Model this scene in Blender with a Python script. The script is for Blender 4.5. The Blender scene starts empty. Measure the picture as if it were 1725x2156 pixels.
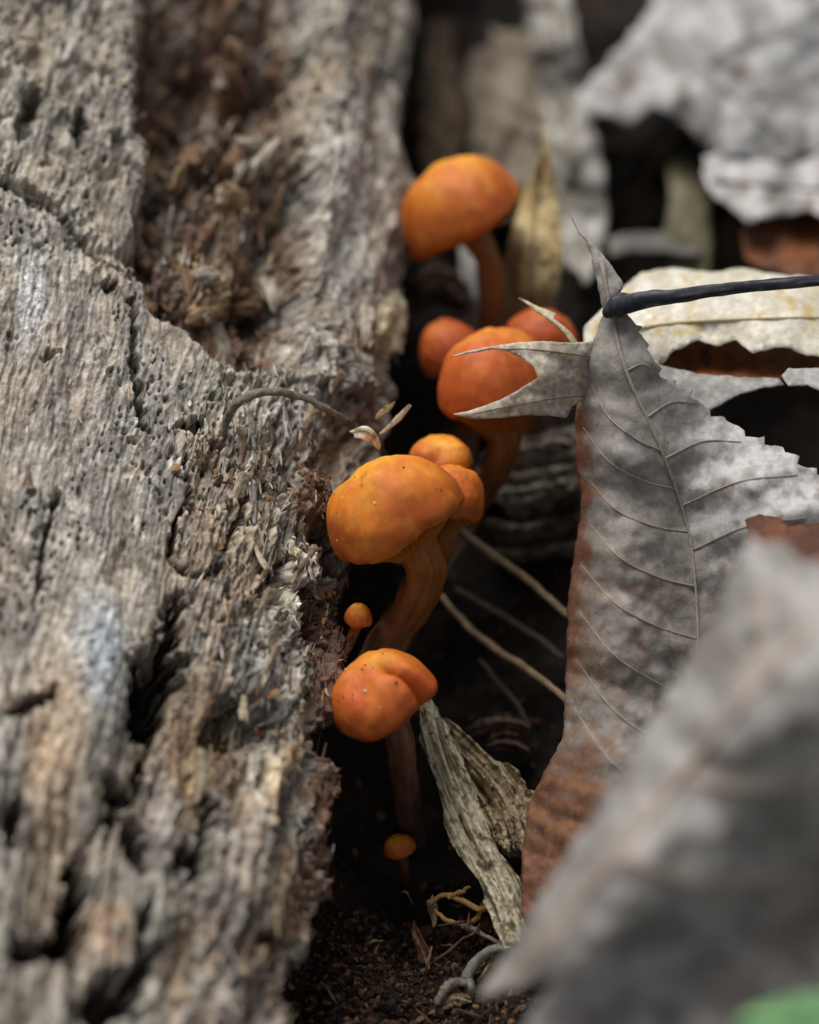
import bpy, math, random
import numpy as np
from mathutils import Vector, geometry as mgeo

# ------------------------------------------------------------------ camera, sky, sun, exposure
# One Blender unit is one centimetre: the whole place is a hand's breadth of forest floor.
scene = bpy.context.scene
PITCH = math.radians(40.0)
DIST = 30.0                       # lens to the sharp plane
PXCM = 180.0                      # measuring grid: 1725 x 2156 steps over the frame, 180 to the cm at the sharp plane
W_PX, H_PX = 1725.0, 2156.0
RIGHT = np.array([1.0, 0.0, 0.0])
UPV = np.array([0.0, math.sin(PITCH), math.cos(PITCH)])
FWD = np.array([0.0, math.cos(PITCH), -math.sin(PITCH)])
TARGET = np.array([0.0, 0.0, 4.0])
CAM = TARGET - FWD * DIST

cam_data = bpy.data.cameras.new('camera')
cam = bpy.data.objects.new('camera', cam_data)
scene.collection.objects.link(cam)
cam.location = CAM
cam.rotation_euler = (math.pi / 2 - PITCH, 0, 0)
cam_data.sensor_fit = 'HORIZONTAL'
cam_data.sensor_width = 24.0
cam_data.lens = 24.0 * DIST / (W_PX / PXCM)
cam_data.clip_start = 0.1
cam_data.clip_end = 2000
cam_data.dof.use_dof = True
cam_data.dof.focus_distance = DIST
cam_data.dof.aperture_fstop = cam_data.lens * 1e-3 / 1.05      # iris about 1 cm wide
cam_data.dof.aperture_blades = 0
scene.camera = cam

SUN_EL, SUN_AZ = math.radians(62), math.radians(-35)            # high soft light through cloud, from the left and a little behind
world = bpy.data.worlds.new('World')
scene.world = world
world.use_nodes = True
wn = world.node_tree
wn.nodes.clear()
sky = wn.nodes.new('ShaderNodeTexSky')
sky.sky_type = 'NISHITA'
sky.sun_disc = False
sky.sun_elevation = SUN_EL
sky.sun_rotation = SUN_AZ
sky.dust_density = 1.0
hsv = wn.nodes.new('ShaderNodeHueSaturation')
hsv.inputs['Saturation'].default_value = 0.15                    # cloud cover takes the blue out
bg = wn.nodes.new('ShaderNodeBackground')
bg.inputs['Strength'].default_value = 0.05
wo = wn.nodes.new('ShaderNodeOutputWorld')
wn.links.new(sky.outputs[0], hsv.inputs['Color'])
wn.links.new(hsv.outputs[0], bg.inputs['Color'])
wn.links.new(bg.outputs[0], wo.inputs['Surface'])

sun_data = bpy.data.lights.new('sun', 'SUN')
sun_data.energy = 2.2
sun_data.angle = math.radians(42)
sun_data.color = (1.0, 0.965, 0.92)
sun = bpy.data.objects.new('sun', sun_data)
scene.collection.objects.link(sun)
sdir = Vector((math.sin(SUN_AZ) * math.cos(SUN_EL), math.cos(SUN_AZ) * math.cos(SUN_EL), math.sin(SUN_EL)))
sun.rotation_euler = sdir.to_track_quat('Z', 'Y').to_euler()

vs = scene.view_settings
vs.view_transform = 'Standard'
vs.look = 'None'
vs.exposure = 0.72
vs.gamma = 1.0
vs.use_curve_mapping = False
scene.unit_settings.scale_length = 0.01
scene.cycles.max_bounces = 6

rng = np.random.default_rng(7)
random.seed(7)
COL = scene.collection

# ------------------------------------------------------------------ helpers: space
def P(u, v, d=0.0):
    """A point of the place: measured at (u, v), d cm behind the sharp plane."""
    u = np.asarray(u, float); v = np.asarray(v, float); d = np.asarray(d, float)
    x = (u - W_PX / 2) / PXCM
    y = (H_PX / 2 - v) / PXCM
    k = (DIST + d) / DIST
    return CAM + (k * x)[..., None] * RIGHT + (k * y)[..., None] * UPV + (DIST + d)[..., None] * FWD

def unP(p):
    q = p - CAM
    dep = q @ FWD
    return (q @ RIGHT) / dep * DIST * PXCM + W_PX / 2, H_PX / 2 - (q @ UPV) / dep * DIST * PXCM, dep - DIST

def camvec(r, u, t):
    """direction: r right, u up the picture, t towards the lens"""
    w = r * RIGHT + u * UPV - t * FWD
    return w / np.linalg.norm(w)

def lin(*c):
    a = np.array(c, float) / 255.0
    return np.where(a <= 0.04045, a / 12.92, ((a + 0.055) / 1.055) ** 2.4)

# ------------------------------------------------------------------ helpers: noise
_perm = np.random.default_rng(3).permutation(512).astype(np.int64)
_perm = np.concatenate([_perm, _perm, _perm])
_grad = np.random.default_rng(4).normal(size=(512, 3))
_grad /= np.linalg.norm(_grad, axis=1)[:, None]

def perlin(x, y, z=0.0):
    x, y, z = np.broadcast_arrays(np.asarray(x, float), np.asarray(y, float), np.asarray(z, float))
    xi, yi, zi = np.floor(x).astype(np.int64), np.floor(y).astype(np.int64), np.floor(z).astype(np.int64)
    xf, yf, zf = x - xi, y - yi, z - zi
    fx, fy, fz = (t * t * t * (t * (t * 6 - 15) + 10) for t in (xf, yf, zf))
    out = 0
    for dx in (0, 1):
        for dy in (0, 1):
            for dz in (0, 1):
                h = _perm[_perm[_perm[(xi + dx) & 511] + ((yi + dy) & 511)] + ((zi + dz) & 511)]
                g = _grad[h]
                dot = g[..., 0] * (xf - dx) + g[..., 1] * (yf - dy) + g[..., 2] * (zf - dz)
                wgt = (fx if dx else 1 - fx) * (fy if dy else 1 - fy) * (fz if dz else 1 - fz)
                out = out + wgt * dot
    return out * 1.6

def fbm(x, y, z=0.0, o=4, gain=0.5):
    a, s, f = 1.0, 0, 1.0
    for i in range(o):
        s = s + a * perlin(x * f + 17.3 * i, y * f + 9.1 * i, np.asarray(z) * f + 5.7 * i)
        a *= gain; f *= 2.03
    return s

def worley(x, y, seed=0):
    xi, yi = np.floor(x).astype(np.int64), np.floor(y).astype(np.int64)
    best = np.full(np.shape(x), 9.0); cid = np.zeros(np.shape(x))
    rr = np.random.default_rng(100 + seed).random((512, 3))
    for dx in (-1, 0, 1):
        for dy in (-1, 0, 1):
            h = _perm[_perm[(xi + dx) & 511] + ((yi + dy) & 511)]
            c = rr[h]
            d = np.hypot(xi + dx + c[..., 0] - x, yi + dy + c[..., 1] - y)
            m = d < best
            best = np.where(m, d, best); cid = np.where(m, c[..., 2], cid)
    return best, cid

def sstep(a, b, x):
    t = np.clip((x - a) / (b - a), 0, 1)
    return t * t * (3 - 2 * t)

def mixc(a, b, t):
    return a + (b - a) * np.asarray(t)[..., None]

def polydist(u, v, pts):
    """distance to a polyline, and the run along it 0..1"""
    pts = np.asarray(pts, float)
    best = np.full(np.shape(u), 1e9); run = np.zeros(np.shape(u))
    n = len(pts) - 1
    for i in range(n):
        a, b = pts[i], pts[i + 1]
        ab = b - a
        t = np.clip(((u - a[0]) * ab[0] + (v - a[1]) * ab[1]) / (ab @ ab), 0, 1)
        d = np.hypot(u - a[0] - t * ab[0], v - a[1] - t * ab[1])
        m = d < best
        best = np.where(m, d, best); run = np.where(m, (i + t) / n, run)
    return best, run

def inpoly(u, v, poly):
    poly = np.asarray(poly, float)
    ins = np.zeros(np.shape(u), bool)
    j = len(poly) - 1
    for i in range(len(poly)):
        xi, yi = poly[i]; xj, yj = poly[j]
        if yi != yj:
            c = ((yi > v) != (yj > v)) & (u < (xj - xi) * (v - yi) / (yj - yi) + xi)
            ins ^= c
        j = i
    return ins

def catmull(pts, n):
    pts = np.asarray(pts, float)
    p = np.vstack([2 * pts[0] - pts[1], pts, 2 * pts[-1] - pts[-2]])
    t = np.linspace(0, len(pts) - 1 - 1e-9, n)
    i = t.astype(int); f = (t - i)[:, None]
    a, b, c, d = p[i], p[i + 1], p[i + 2], p[i + 3]
    return 0.5 * (2 * b + (c - a) * f + (2 * a - 5 * b + 4 * c - d) * f ** 2 + (3 * b - a - 3 * c + d) * f ** 3)

# ------------------------------------------------------------------ helpers: meshes and objects
def mesh_np(name, verts, faces, cols=None, smooth=True):
    """faces: (n,3) or (n,4) array"""
    me = bpy.data.meshes.new(name)
    verts = np.ascontiguousarray(verts, np.float32); faces = np.ascontiguousarray(faces, np.int32)
    n, k = faces.shape
    me.vertices.add(len(verts)); me.vertices.foreach_set('co', verts.ravel())
    me.loops.add(n * k); me.loops.foreach_set('vertex_index', faces.ravel())
    me.polygons.add(n)
    me.polygons.foreach_set('loop_start', np.arange(0, n * k, k, dtype=np.int32))
    me.polygons.foreach_set('loop_total', np.full(n, k, np.int32))
    me.polygons.foreach_set('use_smooth', np.full(n, smooth))
    me.update(calc_edges=True)
    if cols is not None:
        at = me.color_attributes.new('Col', 'FLOAT_COLOR', 'POINT')
        c = np.ones((len(verts), 4), np.float32)
        c[:, :3] = np.clip(cols, 0.0, 1.0)
        at.data.foreach_set('color', c.ravel())
    return me

def obj(name, me, material, parent=None, loc=None):
    o = bpy.data.objects.new(name, me)
    COL.objects.link(o)
    if me is not None and material is not None and not me.materials:
        me.materials.append(material)
    if parent is not None:
        o.parent = parent
        o.matrix_parent_inverse.identity()
        o.location = -Vector(parent.location) if loc is None else loc
    elif loc is not None:
        o.location = loc
    return o

def empty(name, loc, label, cat, group=None):
    o = bpy.data.objects.new(name, None)
    COL.objects.link(o)
    o.empty_display_size = 0.2
    o.location = Vector(loc)
    return tag(o, label, cat, group)

def tag(o, label=None, cat=None, group=None, kind=None):
    if label: o['label'] = label
    if cat: o['category'] = cat
    if group: o['group'] = group
    if kind: o['kind'] = kind
    return o

def grid_faces(nr, nc, wrap=False):
    r, c = np.meshgrid(np.arange(nr - 1), np.arange(nc if wrap else nc - 1), indexing='ij')
    c2 = (c + 1) % nc
    return np.stack([r * nc + c, r * nc + c2, (r + 1) * nc + c2, (r + 1) * nc + c], -1).reshape(-1, 4)

def tube_data(path, radii, seg=10, rough=0.0, seed=0.0, flat=1.0):
    """closed tapering tube along world points; returns verts, quads"""
    path = np.asarray(path, float); n = len(path)
    radii = np.broadcast_to(np.asarray(radii, float), (n,))
    tan = np.gradient(path, axis=0); tan /= np.linalg.norm(tan, axis=1)[:, None] + 1e-12
    ref = np.array([0.3, 0.2, 1.0]) if abs(tan[0][2]) < 0.85 else np.array([1.0, 0.1, 0.0])
    nx = np.cross(tan[0], ref); nx /= np.linalg.norm(nx)
    rings = []
    an = np.linspace(0, 2 * np.pi, seg, endpoint=False)
    for i in range(n):
        nx = nx - tan[i] * (nx @ tan[i]); nx /= np.linalg.norm(nx)
        ny = np.cross(tan[i], nx)
        rad = radii[i] * (1 + rough * perlin(np.cos(an) * 1.5 + seed, np.sin(an) * 1.5 + seed * 3, i * 0.22 + seed))
        rings.append(path[i] + np.cos(an)[:, None] * nx * rad[:, None] + flat * np.sin(an)[:, None] * ny * rad[:, None])
    ends0 = np.repeat(path[:1], seg, 0) * 0.9 + rings[0] * 0.1 - tan[0] * radii[0] * 0.4
    ends1 = np.repeat(path[-1:], seg, 0) * 0.9 + rings[-1] * 0.1 + tan[-1] * radii[-1] * 0.4
    v = np.vstack([ends0] + rings + [ends1])
    f = grid_faces(n + 2, seg, True)
    return v, f[:, ::-1]

def merge(parts):
    vs_, fs_, off = [], [], 0
    for v, f in parts:
        vs_.append(v); fs_.append(f + off); off += len(v)
    return np.vstack(vs_), np.vstack(fs_)

# ------------------------------------------------------------------ materials
def mat(name, rough=0.8, var=0.25, vscale=8.0, bump=0.3, bscale=30.0, bdist=0.01, sss=0.0, sss_r=(1, 0.4, 0.1),
        sss_scale=0.1, transl=0.0, spec=0.3, base=None, stretch=None, sheen=0.0, net=0.0):
    m = bpy.data.materials.new(name); m.use_nodes = True
    nt = m.node_tree; N = nt.nodes; L = nt.links
    b = N['Principled BSDF']; out = N['Material Output']
    tc = N.new('ShaderNodeTexCoord')
    mp = N.new('ShaderNodeMapping'); L.new(tc.outputs['Object'], mp.inputs['Vector'])
    if stretch: mp.inputs['Scale'].default_value = stretch
    if base is None:
        at = N.new('ShaderNodeAttribute'); at.attribute_name = 'Col'; src = at.outputs['Color']
    else:
        rgb = N.new('ShaderNodeRGB'); rgb.outputs[0].default_value = (*base, 1); src = rgb.outputs[0]
    nz = N.new('ShaderNodeTexNoise'); nz.inputs['Scale'].default_value = vscale
    nz.inputs['Detail'].default_value = 6; nz.inputs['Roughness'].default_value = 0.65
    L.new(mp.outputs[0], nz.inputs['Vector'])
    mr = N.new('ShaderNodeMapRange')
    mr.inputs['From Min'].default_value = 0.25; mr.inputs['From Max'].default_value = 0.75
    mr.inputs['To Min'].default_value = 1 - var; mr.inputs['To Max'].default_value = 1 + var
    L.new(nz.outputs['Fac'], mr.inputs['Value'])
    mx = N.new('ShaderNodeVectorMath'); mx.operation = 'SCALE'
    L.new(src, mx.inputs[0]); L.new(mr.outputs[0], mx.inputs['Scale'])
    csrc = mx.outputs[0]
    if net:
        vo = N.new('ShaderNodeTexVoronoi'); vo.feature = 'DISTANCE_TO_EDGE'; vo.inputs['Scale'].default_value = net
        dn = N.new('ShaderNodeTexNoise'); dn.inputs['Scale'].default_value = net * 0.6
        ad = N.new('ShaderNodeVectorMath'); ad.operation = 'MULTIPLY_ADD'
        ad.inputs[1].default_value = (0.12, 0.12, 0.12)
        L.new(mp.outputs[0], dn.inputs['Vector']); L.new(dn.outputs['Color'], ad.inputs[0]); L.new(mp.outputs[0], ad.inputs[2])
        L.new(ad.outputs[0], vo.inputs['Vector'])
        nr = N.new('ShaderNodeMapRange'); nr.inputs['From Max'].default_value = 0.09
        nr.inputs['To Min'].default_value = 0.88; nr.inputs['To Max'].default_value = 1.0
        L.new(vo.outputs['Distance'], nr.inputs['Value'])
        m2 = N.new('ShaderNodeVectorMath'); m2.operation = 'SCALE'
        L.new(mx.outputs[0], m2.inputs[0]); L.new(nr.outputs[0], m2.inputs['Scale']); csrc = m2.outputs[0]
    L.new(csrc, b.inputs['Base Color'])
    b.inputs['Roughness'].default_value = rough
    b.inputs['Specular IOR Level'].default_value = spec
    if sheen:
        b.inputs['Sheen Weight'].default_value = sheen
    if sss:
        b.inputs['Subsurface Weight'].default_value = sss
        b.inputs['Subsurface Radius'].default_value = sss_r
        b.inputs['Subsurface Scale'].default_value = sss_scale
    if bump:
        n2 = N.new('ShaderNodeTexNoise'); n2.inputs['Scale'].default_value = bscale
        n2.inputs['Detail'].default_value = 5; n2.inputs['Roughness'].default_value = 0.7
        L.new(mp.outputs[0], n2.inputs['Vector'])
        bp = N.new('ShaderNodeBump'); bp.inputs['Strength'].default_value = bump; bp.inputs['Distance'].default_value = bdist
        L.new(n2.outputs['Fac'], bp.inputs['Height']); L.new(bp.outputs[0], b.inputs['Normal'])
        if net:
            b2 = N.new('ShaderNodeBump'); b2.inputs['Strength'].default_value = 0.5; b2.inputs['Distance'].default_value = 0.02
            b2.invert = True
            L.new(nr.outputs[0], b2.inputs['Height']); L.new(bp.outputs[0], b2.inputs['Normal']); L.new(b2.outputs[0], b.inputs['Normal'])
    if transl:
        tr = N.new('ShaderNodeBsdfTranslucent'); L.new(mx.outputs[0], tr.inputs['Color'])
        ms = N.new('ShaderNodeMixShader'); ms.inputs[0].default_value = transl
        L.new(b.outputs[0], ms.inputs[1]); L.new(tr.outputs[0], ms.inputs[2]); L.new(ms.outputs[0], out.inputs['Surface'])
    return m

M_WOOD = mat('weathered_wood', rough=0.9, var=0.35, vscale=22, bump=0.6, bscale=55, bdist=0.02, spec=0.2)
M_CHIP = mat('wood_chip', rough=0.9, var=0.35, vscale=14, bump=0.5, bscale=40, bdist=0.02, spec=0.2)
M_SOIL = mat('humus', rough=0.85, var=0.5, vscale=6, bump=0.8, bscale=22, bdist=0.04, spec=0.25)
M_LEAF = mat('dead_leaf', rough=0.65, var=0.22, vscale=11, bump=0.5, bscale=26, bdist=0.02, transl=0.14, spec=0.35, net=6.5)
M_CAP = mat('mushroom_cap', rough=0.6, var=0.14, vscale=7, bump=0.3, bscale=60, bdist=0.008, sss=0.22,
            sss_r=(1.0, 0.35, 0.08), sss_scale=0.12, spec=0.35)
M_STEM = mat('mushroom_stem', rough=0.55, var=0.2, vscale=14, bump=0.4, bscale=40, bdist=0.01, sss=0.2,
             sss_r=(1.0, 0.4, 0.1), sss_scale=0.08, spec=0.35)
M_STALK = mat('dry_stalk', rough=0.7, var=0.35, vscale=18, bump=0.5, bscale=50, bdist=0.01, spec=0.3)

# ------------------------------------------------------------------ the ground
G0 = P(950, 2100, -0.6); G1 = P(900, 1250, 3.0)
GB = np.array([1.0, 0, 0])
GA = G1 - G0; GA = GA - GB * (GA @ GB); GA /= np.linalg.norm(GA)
GN = np.cross(GB, GA)

def ground_h(x, y):
    return (0.35 * fbm(x * 0.35, y * 0.35, 2.0, 3) + 0.16 * fbm(x * 1.4, y * 1.4, 7.0, 4) + 0.05 * fbm(x * 6, y * 6, 1.0, 3))

PITS = []
def ground_h(x, y, _h=ground_h):
    g = _h(x, y)
    for (px, py, rx, ry, dep) in PITS:
        g = g - dep * np.exp(-((x - px) / rx) ** 2 - ((y - py) / ry) ** 2)
    return g

def ground_pt(x, y, lift=0.0):
    x = np.asarray(x, float); y = np.asarray(y, float)
    return G0 + x[..., None] * GB + y[..., None] * GA + (ground_h(x, y) + lift)[..., None] * GN

def ground_xy(p):
    q = p - G0
    return q @ GB, q @ GA

def ground_depth(u, v):
    """depth of the ground sheet (without its bumps) on the line measured at u, v"""
    a = P(u, v, 0.0); dirv = a - CAM
    t = ((G0 - CAM) @ GN) / (dirv @ GN)
    return (np.asarray(t)[..., None] * dirv) @ FWD - DIST

def axis_pts(fine_a, fine_b, step, far):
    fine = np.arange(fine_a, fine_b, step)
    k = np.geomspace(step * 2, far, 36)
    return np.concatenate([fine[0] - k[::-1], fine, fine[-1] + k])

for (u, v, rx, ry, dep) in [(880, 1640, 1.0, 2.0, 1.5), (930, 1350, 1.3, 1.6, 0.8), (1600, 900, 1.4, 2.0, 2.0), (1350, 430, 0.8, 1.6, 1.2)]:
    q = P(u, v, float(ground_depth(u, v)))
    PITS.append((*map(float, ground_xy(q)), rx, ry, dep))
gx = axis_pts(-3.5, 9.0, 0.05, 300)
gy = axis_pts(-3.0, 16.0, 0.06, 300)
GX, GY = np.meshgrid(gx, gy)
gv = ground_pt(GX, GY).reshape(-1, 3)
nv = fbm(GX * 0.9, GY * 0.9, 3.0, 5).ravel()
n2 = fbm(GX * 5, GY * 5, 8.0, 3).ravel()
gc = mixc(lin(22, 18, 15), lin(44, 34, 27), sstep(-0.3, 0.6, nv))
gc = mixc(gc, lin(74, 58, 46), sstep(0.45, 0.9, n2) * 0.6)
ground = obj('ground', mesh_np('ground', gv, grid_faces(len(gy), len(gx)), gc), M_SOIL)
tag(ground, 'dark damp humus of the forest floor', 'ground', kind='structure')

# ------------------------------------------------------------------ the rotting log
L_TOP, L_BOT = P(872, 40, 6.0), P(640, 2150, -2.7)
LA = L_TOP - L_BOT; LLEN = np.linalg.norm(LA); LA /= LLEN
LL = -RIGHT - 0.45 * FWD
LL = LL - LA * (LL @ LA); LL /= np.linalg.norm(LL)          # across, to the left and up
LN = np.cross(LL, LA)
if LN @ FWD > 0: LN = -LN
LR = -LL

DS, DW = 0.0165, 0.0125
sf = np.arange(-1.2, LLEN + 1.2, DS)
s_ax = np.concatenate([sf[0] - np.geomspace(0.05, 22, 26)[::-1], sf, sf[-1] + np.geomspace(0.05, 40, 34)])
wf = np.arange(-5.4, 1.1, DW)
w_ax = np.concatenate([wf[0] - np.geomspace(0.03, 9, 40)[::-1], wf, np.linspace(1.1 + 0.03, 4.6, 60)])
# cross-section as an angle that turns with the run w
th = (math.radians(30) * sstep(-2.2, -0.2, w_ax) + math.radians(70) * sstep(-0.25, 0.7, w_ax)
      - math.radians(75) * sstep(-5.0, -13.0, w_ax))
dw = np.gradient(w_ax)
cx = np.cumsum(np.cos(th) * dw); cz = np.cumsum(-np.sin(th) * dw)
i0 = np.argmin(abs(w_ax))
cx -= cx[i0] + 0.22; cz -= cz[i0]
Smat, Wi = np.meshgrid(s_ax, np.arange(len(w_ax)), indexing='ij')
Wm = w_ax[Wi]; THm = th[Wi]
_e = L_BOT + s_ax[:, None] * LA
_ve = unP(_e)[1]
eoff = np.interp(_ve, [0, 600, 700, 800, 900, 980, 1100, 1250, 1450, 1600, 1750, 1900, 2150], [0, 0, .1, .2, .3, .2, .05, 0, -.08, -.2, -.15, -.05, 0])
wob = (0.10 * fbm(Smat * 0.35, 3.1, 0.0, 3) + eoff[:, None]) * sstep(-1.8, 0, Wm)
base = (L_BOT + Smat[..., None] * LA + (cx[Wi] + wob)[..., None] * LR + cz[Wi][..., None] * LN)
nor = np.sin(THm)[..., None] * LR + np.cos(THm)[..., None] * LN
U, V, _ = unP(base)

s, w = Smat, Wm
# the grain wanders
wg = w + 0.10 * fbm(s * 0.45, w * 0.5, 1.0, 3) + 0.02 * fbm(s * 2.0, w * 2, 4.0, 2)
Uj = U + 20 * fbm(s * 1.1, w * 1.1, 11.0, 4) + 9 * perlin(s * 9, w * 12, 3.0)
Vj = V + 24 * fbm(s * 1.1, w * 1.1, 23.0, 4) + 9 * perlin(s * 9, w * 12, 9.0)

def blob(u0, v0, ru, rv, rot=0.0, soft=0.35, j=0.6):
    uu = U + (Uj - U) * j - u0; vv = V + (Vj - V) * j - v0
    c, sn = math.cos(rot), math.sin(rot)
    a = (uu * c + vv * sn) / ru; b = (-uu * sn + vv * c) / rv
    return 1 - sstep(1 - soft, 1 + soft, np.hypot(a, b))

def region(poly, soft_noise=1.0):
    return inpoly(U + (Uj - U) * soft_noise, V + (Vj - V) * soft_noise, poly).astype(float)

def blur2(a, k):
    for ax_ in (0, 1):
        p = np.pad(a, [(k + 1, k) if i == ax_ else (0, 0) for i in (0, 1)], mode='edge').cumsum(ax_)
        n_ = a.shape[ax_]
        a = (np.take(p, np.arange(2 * k + 1, 2 * k + 1 + n_), ax_) - np.take(p, np.arange(n_), ax_)) / (2 * k + 1)
    return a

cavity = region([(303, -600), (300, 120), (296, 250), (322, 330), (300, 420), (272, 560), (330, 640), (430, 715), (520, 775),
                 (590, 770), (610, 690), (640, 600), (655, 400), (630, 250), (640, 100), (600, -600)], 0.7)
cavity_s = blur2(cavity, 3)
slab = region([(-600, -700), (305, -700), (303, 250), (322, 330), (300, 430), (285, 590), (200, 530), (110, 430), (30, 385), (-600, 300)], 0.25)
slab_s = blur2(slab, 2)
ridge = region([(640, -600), (640, 100), (630, 250), (655, 400), (640, 600), (600, 720), (560, 780), (700, 830), (850, 850), (860, 500), (890, -600)], 0.8)

rot_m = sstep(330, 560, Uj + 0.10 * (Vj - 1000)) * sstep(640, 800, Vj)      # crumbling wood towards the edge
low_m = sstep(1350, 1750, Vj)
rot_m = rot_m * (1 - 0.6 * low_m * (1 - sstep(520, 640, Uj)))
rot_m = np.clip(rot_m + 0.9 * cavity_s + 0.35 * ridge, 0, 1)                                              # coarser, longer plates lower down

h = 0.16 * fbm(s * 0.22, wg * 0.55, 0.5, 3)
# plates of wood broken off in layers
f1 = fbm(s * 0.50, wg * 1.7, 6.0, 5, 0.55)
def terr(f, k, sharp):
    q = f * k; fl = np.floor(q); fr = q - fl
    return (fl + sstep(0.5 - sharp, 0.5 + sharp, fr)) / k
t1 = terr(f1 + 0.12 * fbm(s * 3, wg * 7, 36.0, 3), 4.0, 0.09)
h += (0.045 + 0.15 * low_m + 0.14 * rot_m) * t1
f2 = fbm(s * 1.6, wg * 5.0, 16.0, 4, 0.55)
t2 = terr(f2, 4.0, 0.14)
h += (0.018 + 0.055 * rot_m) * t2
# fibres
h += (0.007 + 0.014 * rot_m) * perlin(s * 0.9, wg * 11, 2.0) + 0.009 * perlin(s * 1.6, wg * 23, 7.0) + 0.007 * perlin(s * 3.0, wg * 38, 9.0)
# ridged grooves between fibre bundles
gr = 1 - np.abs(perlin(s * 0.45, wg * 4.0, 31.0)) * 2
h -= (0.022 + 0.11 * low_m + 0.05 * rot_m) * np.clip(gr - 0.72, 0, 1) / 0.28
gr2 = 1 - np.abs(perlin(s * 0.8, wg * 7.5, 51.0)) * 2
h -= (0.012 + 0.05 * rot_m) * np.clip(gr2 - 0.8, 0, 1) / 0.2
# crumbs and pits
c1, id1 = worley(s * 4.0 + 0.4 * perlin(s * 5, w * 5), w * 10 + 0.4 * perlin(s * 5, w * 5, 4.0), 1)
c2, id2 = worley(s * 8, w * 20, 2)
gran = sstep(-0.35, 0.35, fbm(s * 0.8, w * 1.2, 41.0, 3)) * rot_m
h += gran * (0.06 * (0.6 - c1) * (0.4 + id1) + 0.035 * (0.6 - c2) * (0.4 + id2))
h += (0.010 + 0.035 * rot_m) * fbm(s * 3.6, wg * 11, 13.0, 4, 0.62)
p1, pid = worley(s * 3.6, w * 5.2, 5)
pitm = sstep(-0.2, 0.3, fbm(s * 0.7, w * 0.9, 61.0, 3))
h -= (pid > 0.55) * 0.2 * (0.5 + pitm) * (1 - sstep(0.10, 0.22 + 0.12 * pid, p1)) * (0.22 + 0.9 * rot_m)
p2, pid2 = worley(s * 8.0, w * 11.0, 6)
h -= (pid2 > 0.5) * 0.12 * pitm * (1 - sstep(0.12, 0.28, p2))

# the hollow behind the upper slab, the standing rib beyond it
h -= 0.75 * blur2(cavity, 9) * 0.55 + 0.75 * cavity_s * 0.45
h += blur2(cavity, 14) * (0.34 * fbm(s * 1.5, w * 1.7, 71.0, 4, 0.6) + 0.14 * (0.6 - worley(s * 2.2, w * 2.6, 8)[0]))
h -= 0.75 * blob(390, 150, 90, 130, 0.1) + 0.6 * blob(560, 160, 70, 55) + 0.8 * blob(570, 610, 55, 32, 0.5) + 0.55 * blob(340, 330, 36, 75) \
    + 0.4 * blob(480, 330, 60, 36, 0.4)
h += 0.45 * cavity_s * blob(440, 560, 45, 90, -0.5, 0.6) + 0.3 * cavity_s * blob(560, 320, 60, 90, 0.2, 0.8)
h += 0.20 * ridge * np.cos(np.clip((U - 745) / 130, -1, 1) * 1.5) + 0.25 * ridge * perlin(s * 0.3, wg * 2.2, 77.0)
h += 0.06 * slab_s + slab_s * (0.05 * fbm(s * 1.3, wg * 2.6, 55.0, 4, 0.6) - 0.10 * sstep(0.15, 0.5, fbm(s * 2.2, w * 3.2, 58.0, 3)))
# slab furrows
for (a, b_, c, d, r_, dep) in [(60, 240, 20, 60, 0.25, .22), (165, 265, 13, 42, 0.25, .22), (70, 205, 30, 14, 0, .12), (232, 613, 17, 17, 0, .45),
                               (45, 408, 50, 9, 0.5, .4), (110, 750, 16, 10, 0, .12), (412, 893, 26, 22, 0, .35), (240, 300, 16, 30, .2, .1),
                               (462, 1188, 16, 24, -.2, .2), (330, 1440, 42, 105, .25, .95), (375, 1290, 22, 60, .1, .5), (310, 1525, 40, 30, 0, .7),
                               (345, 1385, 60, 30, 0, .6), (590, 1230, 20, 50, .15, .45), (640, 1300, 26, 60, .1, .4),
                               (160, 1910, 34, 120, .12, .85), (95, 1990, 30, 22, 0, .5), (50, 1995, 40, 26, .5, .5), (245, 1665, 40, 26, .6, .5),
                               (235, 1720, 14, 22, 0, .4), (290, 1770, 20, 60, -.45, .4), (375, 1800, 22, 30, .4, .4), (300, 2000, 14, 110, .13, .5),
                               (245, 2090, 60, 60, 0, .55), (160, 2125, 20, 24, 0, .45), (300, 1640, 12, 50, .35, .45), (430, 1760, 12, 95, .22, .6),
                               (500, 1520, 60, 60, .2, .30), (640, 2100, 50, 70, .2, .45), (550, 1970, 26, 26, 0, .25), (70, 1470, 50, 15, -.3, .45),
                               (30, 1730, 22, 60, .2, .4), (640, 1560, 14, 40, .2, .25), (690, 1180, 30, 60, 0, .35)]:
    h -= (1.5 + 1.2 * (dep >= 0.5)) * dep * blob(a, b_, c, d, r_, 0.22, 0.95)
for pts, wd, dep in [([(20, 380), (60, 395), (110, 430), (160, 490), (210, 540), (285, 600)], 5, .10),
                     ([(400, 960), (392, 1030), (375, 1100), (365, 1160)], 7, .35),
                     ([(365, 1160), (420, 1205), (470, 1195)], 7, .25),
                     ([(590, 1190), (570, 1230), (560, 1270)], 8, .3),
                     ([(330, 1560), (300, 1620), (280, 1680)], 9, .4),
                     ([(450, 1700), (425, 1760), (400, 1850)], 10, .4),
                     ([(520, 1000), (500, 1090), (480, 1150)], 5, .18),
                     ([(120, 1030), (95, 1130), (80, 1250)], 6, .15),
                     ([(280, 640), (282, 740), (300, 900)], 7, .15),
                     ([(330, 2000), (300, 2080), (290, 2200)], 12, .4)]:
    dd, _r = polydist(U + (Uj - U) * .5, V + (Vj - V) * .5, pts)
    h -= 1.8 * dep * (1 - sstep(wd * 0.6, wd * 1.5, dd))
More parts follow.
